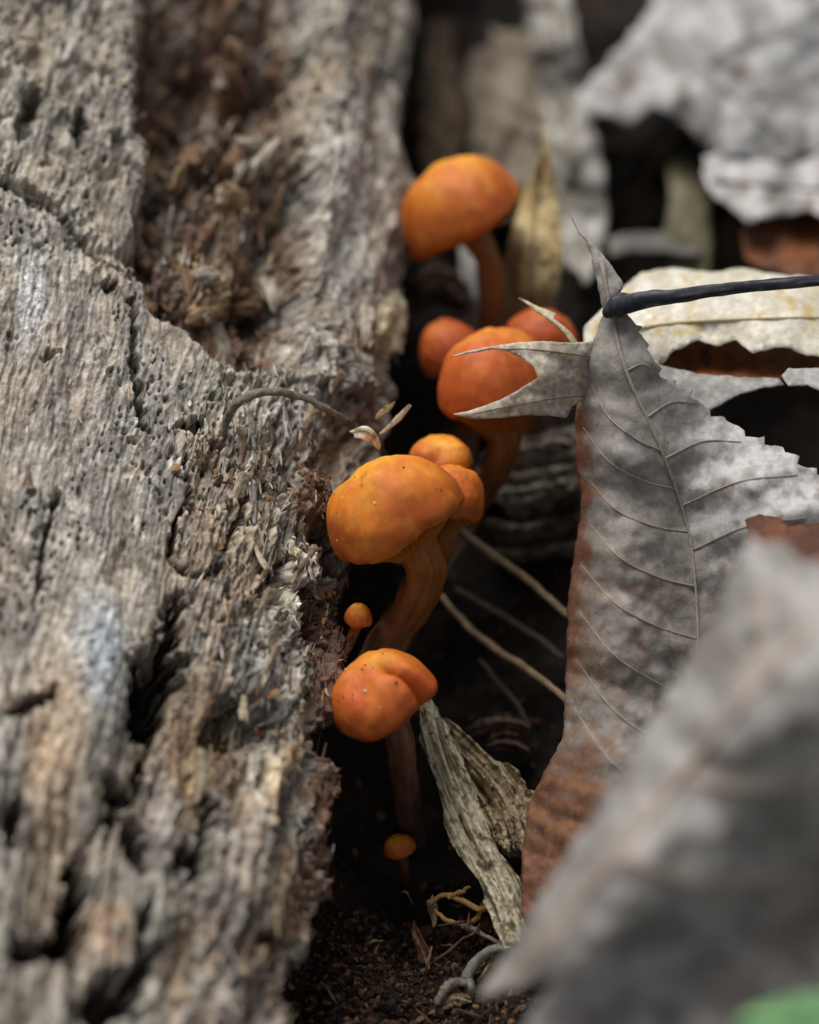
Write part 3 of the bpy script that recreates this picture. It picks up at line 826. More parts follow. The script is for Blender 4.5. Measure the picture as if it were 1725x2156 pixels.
def make_leaf(label, outline, ctrl, colfn, veins=(), res=11, jag=2.5, teeth=None, wrinkle=0.04, wscale=1 / 90., ridge_h=0.05, thick=0.022, name='dead_leaf',
              petiole=None, vein_col=(120, 112, 104), pillow=0.0, seed=0, group='dead leaves around the mushrooms', vein_parts=True, vein_r=0.02, extra=None, material=None):
    outl = np.asarray(outline, float)
    # densify the outline and roughen it
    pts = []
    for i in range(len(outl)):
        a, b = outl[i], outl[(i + 1) % len(outl)]
        m = max(1, int(np.hypot(*(b - a)) / (res * 0.8)))
        for q in range(m):
            pts.append(a + (b - a) * q / m)
    pts = np.array(pts)
    t = np.arange(len(pts))
    pts = pts + jag * np.stack([fbm(pts[:, 0] / 25, pts[:, 1] / 25, seed + 1.0, 3), fbm(pts[:, 0] / 25, pts[:, 1] / 25, seed + 9.0, 3)], -1)
    if teeth is not None:                      # saw teeth on part of the margin
        fn, amp, per = teeth
        ctr = outl.mean(0)
        m = fn(pts[:, 0], pts[:, 1])
        tang = np.roll(pts, -1, 0) - np.roll(pts, 1, 0); tang /= np.linalg.norm(tang, axis=1)[:, None] + 1e-9
        nrm = np.stack([tang[:, 1], -tang[:, 0]], -1)
        sgn = np.sign(((pts - ctr) * nrm).sum(1)); 
        ph = np.cumsum(np.hypot(*(np.diff(pts, axis=0, prepend=pts[:1])).T)) / per
        ph = ph + 0.5 * fbm(ph * 0.7, seed, 1.0, 2); amp = amp * (1 + 0.8 * fbm(ph * 0.5, seed, 5.0, 2))
        pts = pts + nrm * (sgn * m * amp * ((ph % 1.0) ** 1.6 - 0.3))[:, None]
    lo, hi = pts.min(0), pts.max(0)
    X, Y = np.meshgrid(np.arange(lo[0], hi[0], res), np.arange(lo[1], hi[1], res * 0.87))
    X = X + (np.arange(X.shape[0]) % 2)[:, None] * res / 2
    ip = np.stack([X.ravel(), Y.ravel()], -1) + rng.normal(0, res * 0.08, (X.size, 2))
    ins = inpoly(ip[:, 0], ip[:, 1], pts)
    dd, _ = polydist(ip[:, 0], ip[:, 1], np.vstack([pts[::2], pts[:1]]))
    ip = ip[ins & (dd > res * 0.45)]
    allp = np.vstack([pts, ip])
    edges = [(i, (i + 1) % len(pts)) for i in range(len(pts))]
    vv, _e, ff, *_ = mgeo.delaunay_2d_cdt([Vector(p) for p in allp], edges, [list(range(len(pts)))], 1, 1e-4)
    uv = np.array([tuple(p) for p in vv]); tri = np.array([list(q) for q in ff if len(q) == 3])
    fz = tps(ctrl)
    u, v = uv[:, 0], uv[:, 1]
    def depth(u, v):
        d = fz(u, v) + wrinkle * fbm(u * wscale, v * wscale, seed + 3.3, 4)
        vd = np.full(np.shape(u), 1e9)
        for vp in veins:
            q, r_ = polydist(u, v, vp[0]); vd = np.minimum(vd, q)
        if len(veins):
            d = d - ridge_h * np.exp(-(vd / 9.0) ** 2) + pillow * (1 - np.exp(-(vd / 30.0) ** 2))
        if extra is not None: d = d + extra(u, v)
        return d, vd
    d, vd = depth(u, v)
    vert = P(u, v, d)
    ed, _ = polydist(u, v, np.vstack([pts[::2], pts[:1]]))
    cc = colfn(u, v, ed, vd)
    ctr = vert[np.argmax(vert @ -GN)]
    root = empty(name, ctr, label, 'leaf', group)
    me = mesh_np('blade', vert, tri, cc)
    bl = obj('blade', me, material or M_LEAF, root)
    so = bl.modifiers.new('thickness', 'SOLIDIFY'); so.thickness = thick; so.offset = 0
    if vein_parts:
        for vp, big_ in veins:
            q = catmull(np.asarray(vp, float), 26)
            keep = inpoly(q[:, 0], q[:, 1], pts)
            if keep.sum() < 8: continue
            q = q[keep]
            dq, _ = depth(q[:, 0], q[:, 1])
            r0 = vein_r * (2.0 if big_ else 1.0)
            tv, tf = tube_data(P(q[:, 0], q[:, 1], dq - r0 * 0.7 - thick * 0.4), np.linspace(r0, r0 * 0.35, len(q)), 7, 0.1, seed)
            obj('midrib' if big_ else 'vein', mesh_np('vein', tv, tf, np.repeat(lin(*vein_col)[None], len(tv), 0)), M_STALK, bl if not big_ else root,
                loc=(0, 0, 0) if False else None)
            if not big_:
                o = COL.objects[-1]; o.location = (-root.location - bl.location)
    if petiole is not None:
        pts3, rads, pcol = petiole
        pw = catmull(np.array([P(*q) for q in pts3]), 40)
        pw = catmull(np.array([P(*q) for q in pts3]), 90)
        tv, tf = tube_data(pw, np.interp(np.linspace(0, 1, 90), np.linspace(0, 1, len(rads)), rads), 18, 0.14, seed)
        aa = np.tile(np.arange(18) / 18 * 2 * np.pi, 92); tt_ = np.repeat(np.arange(92) / 91., 18)
        st_ = fbm(np.cos(aa) * 3, np.sin(aa) * 3, tt_ * 5, 3)
        tv = tv + (tv - np.repeat(np.vstack([pw[:1], pw, pw[-1:]]), 18, 0)) * (0.09 * st_)[:, None]
        cp = mixc(lin(*pcol), lin(104, 100, 98), 0.7 * sstep(0.15, 0.6, st_ + 0.4 * fbm(tt_ * 30, aa, 2.0, 2)))
        obj('petiole', mesh_np('petiole', tv, tf, cp), M_STALK, root)
    return root

def leafcol(base, hi, lo=None, edge=None, edge_w=25, spots=None, seed=0.0, sc=70., vein=None):
    base, hi = lin(*base), lin(*hi)
    def f(u, v, ed, vd):
        n1 = fbm(u / sc, v / sc, seed, 4); n2 = fbm(u / 14., v / 14., seed + 4, 3)
        c = mixc(base, hi, sstep(-0.5, 0.5, n1 + 0.3 * n2))
        if lo is not None: c = mixc(c, lin(*lo), sstep(0.2, 0.7, fbm(u / (sc * 0.8), v / (sc * 0.8), seed + 11, 4)))
        if edge is not None: c = mixc(c, lin(*edge), (1 - sstep(0.3 * edge_w, edge_w, ed + 10 * n1)) * 0.85)
        if spots is not None:
            s1 = sstep(0.12, 0.35, fbm(u / 13., v / 13., seed + 21, 3)) * spots[1](u, v)
            c = mixc(c, lin(*spots[0]), s1 * 0.85)
        if vein is not None: c = mixc(c, lin(*vein), np.exp(-(vd / 6.0) ** 2) * 0.6)
        return c * (1 + 0.15 * n2)[..., None]
    return f

# big standing leaf
mid1 = [(1262, 520), (1284, 640), (1318, 780), (1385, 930), (1440, 1080), (1462, 1200), (1470, 1400), (1450, 1700)]
veins1 = [(mid1, True)]
for (a, b) in [((1236, 790), (1395, 950)), ((1228, 900), (1425, 1030)), ((1240, 1010), (1452, 1120)), ((1240, 1100), (1464, 1235)), ((1225, 1190), (1468, 1345)),
               ((1222, 1290), (1466, 1470)), ((1215, 1390), (1460, 1600)), ((1208, 1490), (1455, 1720))]:
    a, b = np.array(a, float), np.array(b, float)
    m1 = a + (b - a) * 0.35 + np.array([-14, 26]); m2 = a + (b - a) * 0.7 + np.array([-8, 22])
    veins1.append((np.array([b, m2, m1, a]), False))
for (a, b) in [((1320, 780), (1390, 790)), ((1360, 880), (1470, 850)), ((1400, 965), (1560, 930)), ((1435, 1065), (1680, 1000)), ((1455, 1160), (1700, 1090))]:
    a, b = np.array(a, float), np.array(b, float)
    veins1.append((np.array([a, a + (b - a) * .5 + np.array([0, -18]), b]), False))
out1 = [(1192, 440), (1215, 480), (1250, 515), (1290, 560), (1312, 600), (1300, 640), (1345, 690), (1362, 735), (1395, 790), (1432, 815), (1470, 840), (1490, 872), (1530, 885),
        (1570, 915), (1620, 935), (1660, 955), (1700, 985), (1800, 1030), (1900, 1120), (1880, 1400), (1700, 1800), (1500, 2000), (1300, 2080), (1150, 2000), (1098, 1925), (1100, 1800),
        (1112, 1700), (1150, 1620), (1188, 1550), (1193, 1400), (1198, 1250), (1218, 1130), (1226, 1060), (1212, 960), (1214, 880), (1226, 790), (1262, 690), (1272, 650), (1256, 590), (1240, 520), (1205, 465)]
def col1(u, v, ed, vd):
    n1 = fbm(u / 80., v / 80., 1.0, 4); n2 = fbm(u / 12., v / 12., 5.0, 3); n3 = fbm(u / 35., v / 35., 8.0, 3)
    c = mixc(lin(140, 134, 127), lin(160, 155, 149), sstep(-0.5, 0.5, n1 + 0.4 * n2))
    c = mixc(c, lin(206, 204, 204), sstep(1380, 1560, u + 40 * n1) * (1 - sstep(1120, 1250, v)) * sstep(-.6, .3, n3))
    dl, _ = polydist(u, v, out1[29:40])
    bw = 40 + 45 * sstep(1100, 1700, v)
    c = mixc(c, lin(118, 66, 32), (1 - sstep(bw * 0.25, bw * 1.0, dl + 26 * n3)) * 0.85 * sstep(760, 900, v))
    c = mixc(c, mixc(lin(92, 50, 26), lin(140, 80, 36), sstep(-.5, .5, n3 + n2)), sstep(1480, 1760, v + 0.9 * (1250 - u) + 110 * n1 + 40 * n2) * 0.9)
    c = mixc(c, lin(176, 112, 46), (1 - sstep(4, 26, dl + 8 * n3)) * sstep(1500, 1650, v) * 0.8)
    c = mixc(c, lin(116, 86, 62), sstep(-0.1, 0.6, n3 + 0.5 * n1 + 0.35 * sstep(1420, 1230, u)) * sstep(1000, 1300, v) * 0.6)
    c = mixc(c, lin(170, 160, 146), np.exp(-(vd / 6.0) ** 2) * 0.5 * sstep(900, 1100, v))
    c = mixc(c, lin(100, 94, 88), sstep(0.4, 0.65, fbm(u / 9., v / 9., 31.0, 2)) * 0.3)
    return c * (1 + 0.07 * n2)[..., None]
def pleat1(u, v):
    um = np.interp(v, [640, 780, 930, 1080, 1200, 1400, 1700], [1284, 1318, 1385, 1440, 1462, 1470, 1450])
    lft = sstep(0, 50, um - u); rgt = sstep(0, 60, u - um) * (1 - sstep(1150, 1300, v))
    ph = (v - 0.5 * (u - 1240) - 1016 + 14 * np.sin((u - 1240) / 60.)) / 103.0
    tri_ = np.abs((ph % 1.0) - 0.35); tri_ = np.where((ph % 1.0) < 0.35, tri_ / 0.35, tri_ / 0.65)
    ph2 = (v + 0.28 * (u - 1440) - 1070) / 100.0
    return lft * 0.075 * (tri_ - 0.5) * sstep(700, 850, v) + rgt * 0.05 * np.sin(2 * np.pi * ph2) + 0.03 * perlin(u / 30., v / 30., 3.0)
make_leaf('large grey toothed leaf standing on edge beside the mushrooms, its rim browned and curled', out1,
          [(1192, 440, .5), (1250, 515, .25), (1300, 600, .05), (1272, 660, .1), (1226, 800, .25), (1214, 940, .45), (1226, 1060, .35), (1205, 1200, .35), (1194, 1400, .1), (1185, 1550, -.2),
           (1112, 1700, -.3), (1098, 1900, -.8), (1290, 760, -.15), (1300, 950, -.35), (1310, 1150, -.5), (1300, 1350, -.7), (1290, 1600, -1.0), (1230, 1850, -1.2), (1395, 790, .05), (1440, 1080, .1),
           (1462, 1250, -.1), (1468, 1500, -.4), (1490, 872, .3), (1600, 960, -.1), (1700, 1000, -.4), (1600, 1150, -.6), (1880, 1150, -.9), (1880, 1400, -1.4), (1700, 1800, -1.8), (1400, 2050, -1.6), (1580, 1020, -.45)],
          col1, veins1, res=8, jag=3.5, teeth=(lambda u, v: ((u > 1330) & (v > 680) & (v < 1100) & (u < 1760)).astype(float), 13, 46), wrinkle=0.05, ridge_h=0.0, pillow=-0.015, seed=1, vein_r=0.015,
          vein_col=(150, 140, 128), extra=pleat1,
          petiole=([(1274, 662, -.02), (1300, 645, -.12), (1345, 633, -.14), (1430, 622, -.1), (1540, 607, -.05), (1640, 598, 0), (1780, 586, .1), (1950, 570, .3)],
                   [0.05, 0.135, 0.105, 0.085, 0.072, 0.068, 0.068, 0.068], (40, 42, 52)))

# forked pale leaf over the red mushroom
out2 = [(948, 752), (975, 742), (1005, 735), (1050, 727), (1100, 721), (1150, 719), (1200, 722), (1290, 715), (1330, 780), (1300, 860), (1222, 845), (1203, 856), (1192, 880), (1150, 874), (1100, 874), (1050, 880),
        (1005, 882), (975, 878), (955, 872), (985, 866), (1030, 852), (1070, 834), (1100, 815), (1132, 796), (1125, 774), (1105, 758), (1075, 742), (1040, 733), (1005, 741)]
make_leaf('pale forked leaf tip lying across the red-orange mushroom', out2,
          [(948, 752, .5), (1005, 737, .2), (1100, 735, -.15), (1200, 735, -.1), (1320, 780, .45), (1222, 845, .2), (1192, 878, .05), (1100, 868, -.15), (1000, 875, .1), (955, 872, .25), (1132, 795, -.3), (1180, 790, -.15), (1290, 860, .5)],
          leafcol((176, 166, 148), (212, 204, 188), lo=(196, 176, 140), seed=2.0, sc=40, spots=((132, 106, 88), lambda u, v: (u > 1060) * 0.6)), [([(1280, 830), (1180, 838), (1090, 852), (990, 872)], False), ([(1290, 760), (1200, 745), (1110, 735), (1010, 737)], False)],
          res=6, jag=1.6, wrinkle=0.03, wscale=1 / 40., ridge_h=0.02, seed=2, vein_r=0.009, vein_col=(112, 100, 92))
# its narrow upper strand
make_leaf('narrow pale leaf strand arching above the forked leaf tip', [(1093, 628), (1120, 640), (1150, 652), (1172, 662), (1166, 672), (1185, 686), (1205, 704), (1216, 722), (1290, 735), (1300, 690), (1262, 678), (1250, 730), (1206, 728), (1190, 704), (1165, 680), (1130, 656)],
          [(1093, 628, .9), (1150, 655, .6), (1190, 695, .5), (1210, 724, .45), (1290, 735, .7), (1300, 690, .8), (1130, 650, .7)],
          leafcol((186, 168, 130), (214, 204, 178), seed=3.0, sc=30), res=5, jag=1.0, wrinkle=0.01, seed=3, thick=0.03)
# cream leaf to the right
make_leaf('bright cream leaf lying flat behind the standing leaf, under its dark stalk', [(1230, 690), (1320, 600), (1350, 575), (1420, 565), (1500, 575), (1560, 565), (1640, 580), (1720, 585), (1900, 610), (1950, 740), (1820, 760), (1700, 748), (1650, 730), (1585, 742), (1550, 716), (1510, 728), (1470, 716), (1420, 738), (1398, 765), (1330, 790), (1230, 740)],
          [(1230, 700, 1.2), (1350, 575, 2.2), (1500, 572, 2.3), (1640, 580, 2.0), (1900, 610, 2.0), (1950, 740, .9), (1700, 745, .7), (1550, 716, .8), (1420, 735, .8), (1330, 785, .8), (1500, 650, 1.15), (1640, 660, 1.05), (1350, 660, 1.2)],
          leafcol((208, 200, 178), (232, 228, 216), lo=(206, 182, 128), seed=4.0, sc=60), [([(1290, 700), (1420, 680), (1560, 672), (1720, 668), (1900, 670)], True)], res=10, wrinkle=0.09, seed=4, vein_r=0.014, vein_col=(196, 180, 140))
make_leaf('rust-brown leaf curling under the cream leaf', [(1380, 770), (1420, 728), (1470, 712), (1520, 720), (1560, 708), (1600, 735), (1660, 725), (1780, 720), (1900, 760), (1880, 840), (1700, 802), (1640, 800), (1560, 798), (1470, 795), (1400, 785)],
          [(1380, 770, 1.2), (1470, 700, 1.9), (1560, 705, 1.9), (1700, 720, 1.9), (1880, 760, 1.8), (1700, 800, .75), (1560, 797, .8), (1450, 792, .9), (1880, 830, .8)],
          leafcol((120, 68, 30), (158, 92, 40), lo=(78, 44, 24), seed=5.0, sc=40), res=8, wrinkle=0.1, seed=5)
make_leaf('grey torn leaf rim below the rust-brown leaf', [(1360, 760), (1400, 772), (1470, 788), (1560, 795), (1640, 797), (1652, 810), (1600, 818), (1560, 830), (1520, 850), (1490, 866), (1460, 860), (1400, 850), (1360, 820)],
          [(1360, 790, .5), (1400, 772, .75), (1560, 795, .7), (1650, 803, .6), (1560, 830, .35), (1490, 866, .35), (1440, 830, .45)],
          leafcol((150, 148, 144), (182, 180, 176), seed=6.0, sc=40), res=7, wrinkle=0.04, seed=6)
make_leaf('small grey leaf end jutting over the black hollow', [(1645, 790), (1660, 778), (1720, 776), (1840, 790), (1900, 840), (1800, 850), (1700, 812), (1660, 812)],
          [(1645, 790, .3), (1720, 776, .5), (1900, 840, .3), (1700, 810, .1), (1800, 850, .1)], leafcol((160, 158, 154), (196, 194, 190), seed=7.0), res=9, seed=7)
# speckled upright leaf
make_leaf('yellowish upright leaf with brown speckles and a thread-thin tip behind the tall mushroom', [(1138, 208), (1143, 250), (1150, 300), (1160, 340), (1172, 400), (1182, 470), (1186, 540), (1178, 600), (1165, 650), (1150, 720), (1090, 730), (1060, 640), (1062, 560), (1080, 480), (1105, 400), (1128, 345), (1146, 318), (1144, 290), (1139, 250)],
          [(1138, 208, 4.3), (1150, 320, 4.0), (1182, 470, 4.0), (1165, 650, 3.9), (1070, 600, 4.2), (1120, 500, 3.75), (1090, 430, 4.3), (1150, 720, 4.1), (1125, 620, 3.7)],
          leafcol((184, 160, 108), (212, 194, 146), seed=8.0, sc=50, spots=((96, 66, 36), lambda u, v: sstep(1120, 1140, u) * sstep(360, 420, v))),
          [([(1140, 260), (1142, 340), (1126, 480), (1112, 640)], True)], res=7, jag=1.0, wrinkle=0.04, ridge_h=-0.10, seed=8, vein_r=0.015, vein_col=(110, 96, 70))
# blurred leaves behind
make_leaf('long pale grey leaf hanging upright behind the speckled leaf', [(1105, -80), (1190, -60), (1215, 60), (1235, 150), (1240, 230), (1262, 300), (1275, 380), (1280, 470), (1262, 540), (1235, 600), (1190, 560), (1165, 420), (1150, 330), (1130, 200), (1110, 60)],
          [(1150, -60, 9.5), (1130, 200, 8.2), (1235, 180, 8.0), (1200, 120, 7.8), (1215, 350, 6.4), (1270, 400, 6.6), (1235, 560, 5.4), (1165, 430, 6.6)],
          leafcol((132, 127, 118), (192, 189, 182), lo=(118, 108, 94), seed=9.0, sc=45), [([(1160, -40), (1190, 200), (1220, 400), (1230, 580)], True)], res=12, jag=9, wrinkle=0.28, wscale=1 / 85., seed=9)
make_leaf('tan blurred leaf standing behind the tall mushroom cap', [(985, 120), (1040, 60), (1110, 70), (1140, 160), (1150, 300), (1130, 400), (1060, 470), (985, 430), (960, 340), (1000, 250), (975, 190)],
          [(985, 130, 9.0), (1110, 70, 9.3), (1150, 300, 7.6), (1060, 460, 6.6), (970, 340, 7.2), (1050, 220, 7.9)],
          leafcol((122, 108, 92), (160, 150, 132), lo=(104, 84, 66), seed=10.0, sc=50), res=12, jag=9, wrinkle=0.3, wscale=1 / 85., seed=10)
make_leaf('huge crumpled silver-grey leaf arching at the back', [(1215, 200), (1260, 150), (1320, 80), (1370, 10), (1390, -120), (1600, -200), (1950, -150), (1950, 330), (1800, 330), (1700, 330), (1640, 345), (1560, 330), (1490, 320), (1440, 262), (1380, 228), (1330, 265), (1290, 250), (1240, 240)],
          [(1215, 200, 7.2), (1370, 10, 9.0), (1600, -180, 10.5), (1950, -100, 9.5), (1950, 330, 7.0), (1640, 340, 6.2), (1480, 310, 6.3), (1380, 228, 6.6), (1450, 120, 7.2), (1620, 150, 7.0), (1290, 250, 7.0), (1580, 240, 6.4), (1690, 180, 7.5)],
          leafcol((140, 137, 134), (196, 195, 194), lo=(118, 106, 96), seed=11.0, sc=80), [([(1390, 60), (1500, 160), (1640, 280), (1760, 360)], True), ([(1480, 140), (1560, 90), (1680, 60)], False), ([(1560, 210), (1680, 170), (1820, 160)], False)], res=13, jag=9, wrinkle=0.30, wscale=1 / 130., seed=11, vein_r=0.02, vein_col=(168, 164, 160))
make_leaf('silver-white leaf leaning below the huge crumpled leaf', [(1480, 330), (1560, 310), (1640, 325), (1760, 300), (1950, 300), (1950, 480), (1760, 470), (1700, 440), (1640, 455), (1570, 470), (1530, 430), (1490, 400)],
          [(1480, 340, 6.0), (1640, 325, 6.6), (1950, 320, 6.8), (1950, 470, 5.4), (1640, 455, 4.9), (1530, 430, 5.2), (1600, 390, 5.5)],
          leafcol((150, 146, 143), (208, 207, 206), lo=(128, 112, 98), seed=12.0, sc=60), [([(1500, 380), (1620, 390), (1760, 400), (1930, 390)], True)], res=12, jag=8, wrinkle=0.2, wscale=1 / 90., seed=12)
make_leaf('dim olive leaf standing inside the dark hollow', [(1405, 345), (1440, 325), (1470, 350), (1490, 420), (1500, 500), (1495, 580), (1410, 585), (1395, 500), (1412, 430)],
          [(1405, 345, 7.0), (1470, 350, 7.0), (1500, 560, 5.9), (1405, 570, 5.9), (1450, 450, 6.2)], leafcol((104, 98, 74), (132, 124, 98), seed=13.0, sc=50), res=11, wrinkle=0.12, seed=13)
make_leaf('rust-coloured leaf lying under the silver-white leaf', [(1560, 480), (1620, 455), (1700, 430), (1900, 420), (1920, 600), (1700, 590), (1620, 575), (1570, 545)],
          [(1560, 490, 5.2), (1700, 435, 6.0), (1900, 430, 6.0), (1900, 590, 4.6), (1620, 570, 4.6)], leafcol((104, 62, 38), (140, 84, 50), lo=(80, 70, 62), seed=14.0, sc=50), res=12, wrinkle=0.25, seed=14)
make_leaf('grey leaf strip lying across the floor of the dark hollow', [(1280, 500), (1340, 490), (1420, 492), (1480, 510), (1470, 540), (1400, 530), (1330, 530), (1285, 540)],
          [(1280, 510, 5.9), (1420, 495, 6.2), (1480, 525, 5.9), (1340, 530, 5.7)], leafcol((92, 90, 86), (122, 120, 114), seed=15.0), res=11, seed=15)

# foreground leaf
def col12(u, v, ed, vd):
    n1 = fbm(u / 120., v / 120., 40.0, 4); n2 = fbm(u / 22., v / 22., 45.0, 3)
    c = mixc(lin(132, 127, 122), lin(176, 172, 168), sstep(-0.5, 0.5, n1 + .3 * n2))
    c = mixc(c, lin(176, 160, 148), np.exp(-(vd / 16.0) ** 2) * 0.7)
    c = mixc(c, lin(112, 100, 88), sstep(1500, 1800, u + 0.6 * (v - 1700) * 0.4 + 90 * n1) * 0.4 * sstep(1600, 1900, v))
    for (a, b, r) in [(1590, 1345, 26), (1640, 1440, 22)]:
        c = mixc(c, lin(70, 66, 64), (1 - sstep(r * .5, r * 1.2, np.hypot(u - a, v - b) + 8 * n2)) * 0.8)
    return c
mid12 = [(1700, 1330), (1560, 1490), (1430, 1640), (1300, 1800), (1200, 1920), (1100, 2030), (1020, 2110)]
make_leaf('pale grey folded leaf with a straight midrib leaning nearest over the ground litter', [(1690, 1180), (1640, 1130), (1612, 1150), (1580, 1125), (1560, 1180), (1520, 1260), (1480, 1340), (1430, 1430), (1380, 1510), (1310, 1620), (1250, 1720), (1180, 1830), (1110, 1940), (1060, 2020), (1005, 2105), (1040, 2100), (1110, 2075), (1180, 2050), (1120, 2130),
          (1080, 2260), (1250, 2500), (1600, 2500), (1950, 2300), (1950, 1300), (1800, 1200)],
          [(1580, 1125, -5.05), (1480, 1340, -5.19), (1380, 1510, -5.32), (1250, 1720, -5.32), (1110, 1940, -5.05), (1010, 2105, -4.78), (1690, 1330, -6.80), (1560, 1490, -6.80), (1300, 1800, -6.54), (1150, 1980, -6.00), (1950, 1300, -7.3), (1700, 1650, -6.8), (1500, 1900, -6.3), (1350, 2100, -6.0),
           (1950, 1900, -6.5), (1900, 2300, -6.00), (1500, 2450, -6.67), (1150, 2300, -5.86), (1690, 1180, -5.46)],
          col12, [(mid12, True), ([(1560, 1490), (1600, 1380), (1610, 1250)], False), ([(1430, 1640), (1620, 1660), (1820, 1620)], False), ([(1300, 1800), (1480, 1860), (1700, 1850)], False)], res=14, jag=11, wrinkle=0.12, wscale=1 / 150., ridge_h=0.03, seed=16, vein_r=0.016, vein_col=(170, 156, 144), thick=0.03)
make_leaf('dark rust leaf scrap between the standing leaf and the folded leaf', [(1570, 1095), (1600, 1085), (1640, 1090), (1660, 1110), (1740, 1100), (1800, 1160), (1740, 1230), (1660, 1190), (1620, 1170), (1580, 1150)],
          [(1570, 1095, -.62), (1640, 1090, -.72), (1800, 1160, -1.25), (1740, 1230, -1.6), (1580, 1150, -1.0)], leafcol((84, 48, 30), (116, 66, 40), seed=17.0), res=10, seed=17)
make_leaf('small fresh green leaf poking out under the folded leaf', [(1545, 2150), (1600, 2118), (1660, 2098), (1760, 2085), (1860, 2110), (1850, 2230), (1700, 2270), (1590, 2220)],
          [(1560, 2140, -7.4), (1660, 2070, -7.3), (1860, 2100, -7.3), (1840, 2200, -7.9), (1600, 2210, -7.9)], leafcol((84, 128, 88), (116, 160, 112), seed=18.0), [([(1570, 2145), (1700, 2140), (1850, 2140)], True)], res=12, seed=18, group=None, vein_col=(140, 180, 120))

# ------------------------------------------------------------------ wood pieces
def make_slab(name, label, cat, centre_line, widths, thick, colfn, nu=120, nv=40, seed=0, rough=0.08, group=None, side=None):
    """a broken, fibrous piece of wood along a line of (u, v, d), ragged ends"""
    cl_ = catmull(np.array([P(*q) for q in centre_line]), nu)
    wd = np.interp(np.linspace(0, 1, nu), np.linspace(0, 1, len(widths)), widths)
    tan_ = np.gradient(cl_, axis=0); tan_ /= np.linalg.norm(tan_, axis=1)[:, None]
    face = -FWD + 0.35 * GN if side is None else np.asarray(side)
    lat = np.cross(tan_, face); lat /= np.linalg.norm(lat, axis=1)[:, None]
    up = np.cross(lat, tan_)
    tj = (np.arange(nv) + 0.5) / nv
    xt = 0.55 * np.cos(np.pi * tj) + 0.45 * (1 - 2 * tj)
    sx = np.concatenate([xt, -xt]); sy = np.concatenate([(1 - np.abs(xt) ** 4) ** 0.5, -(1 - np.abs(xt) ** 4) ** 0.5])
    I, J = np.meshgrid(np.arange(nu), np.arange(nv * 2), indexing='ij')
    L_ = I * np.linalg.norm(cl_[1] - cl_[0])
    wx = sx[J] * wd[I] * (1 + 0.45 * fbm(L_ * 1.1, sx[J] * 0.8 + seed, seed, 4) + min(1, rough * 8) * 0.3 * fbm(L_ * 2.2, sx[J] * 1.5 + seed, seed + 2, 4))
    f = fbm(L_ * 0.4, wx * 9 + seed, seed + 3, 4)
    hh = sy[J] * thick * (0.7 + 0.3 * (wd[I] / max(widths))) + rough * np.sign(sy[J]) * (np.floor(f * 3.5 + 0.25 * fbm(L_ * 3, wx * 6, seed + 15, 2)) / 3.5) + min(1, rough * 12) * (0.045 * fbm(L_ * 1.3, wx * 20, seed + 5, 3) + 0.03 * fbm(L_ * 5, wx * 22, seed + 8, 4, 0.65) - 0.09 * sstep(0.25, 0.6, fbm(L_ * 1.6, wx * 11, seed + 12, 3)))
    jag = 0.25 * fbm(wx * 4, seed, 3.0, 3) * (sstep(nu * 0.85, nu, I) + 1 - sstep(0, nu * 0.15, I))
    p = cl_[I] + wx[..., None] * lat[I] + hh[..., None] * up[I] + jag[..., None] * tan_[I]
    c = colfn(L_, wx, f)
    v_ = np.vstack([p.reshape(-1, 3), p[0].mean(0)[None], p[-1].mean(0)[None]])
    fq = grid_faces(nu, nv * 2, True)
    m = nu * nv * 2
    jj = np.arange(nv * 2); j2 = (jj + 1) % (nv * 2)
    e0 = np.stack([j2, jj, np.full_like(jj, m), np.full_like(jj, m)], -1)
    e1_ = np.stack([(nu - 1) * nv * 2 + jj, (nu - 1) * nv * 2 + j2, np.full_like(jj, m + 1), np.full_like(jj, m + 1)], -1)
    c = np.vstack([c.reshape(-1, 3), c[0].mean(0)[None], c[-1].mean(0)[None]])
    me = bpy.data.meshes.new(name)
    me.from_pydata(v_.tolist(), [], fq.tolist() + [q[:3].tolist() for q in e0] + [q[:3].tolist() for q in e1_])
    me.polygons.foreach_set('use_smooth', np.ones(len(me.polygons), bool))
    at = me.color_attributes.new('Col', 'FLOAT_COLOR', 'POINT')
    c4 = np.ones((len(v_), 4), np.float32); c4[:, :3] = np.clip(c, 0, 1); at.data.foreach_set('color', c4.ravel())
    me.update()
    o = obj(name, me, M_WOOD)
    return tag(o, label, cat, group)

def woodcol(a, b, dk, seed):
    a, b, dk = lin(*a), lin(*b), lin(*dk)
    def f(L_, w_, ff):
        n = fbm(L_ * 1.5, w_ * 14, seed, 4); n2 = fbm(L_ * 8, w_ * 8, seed + 3, 3)
        c = mixc(a, b, sstep(-.5, .5, n))
        c = mixc(c, dk, sstep(0.1, 0.6, n2 + 0.3 * ff) * 0.9)
        c = mixc(c, dk * 0.6, sstep(0.2, 0.6, fbm(L_ * 1.1, w_ * 22, seed + 6, 3)) * 0.8)
        return c * (1 + .15 * n2)[..., None]
    return f

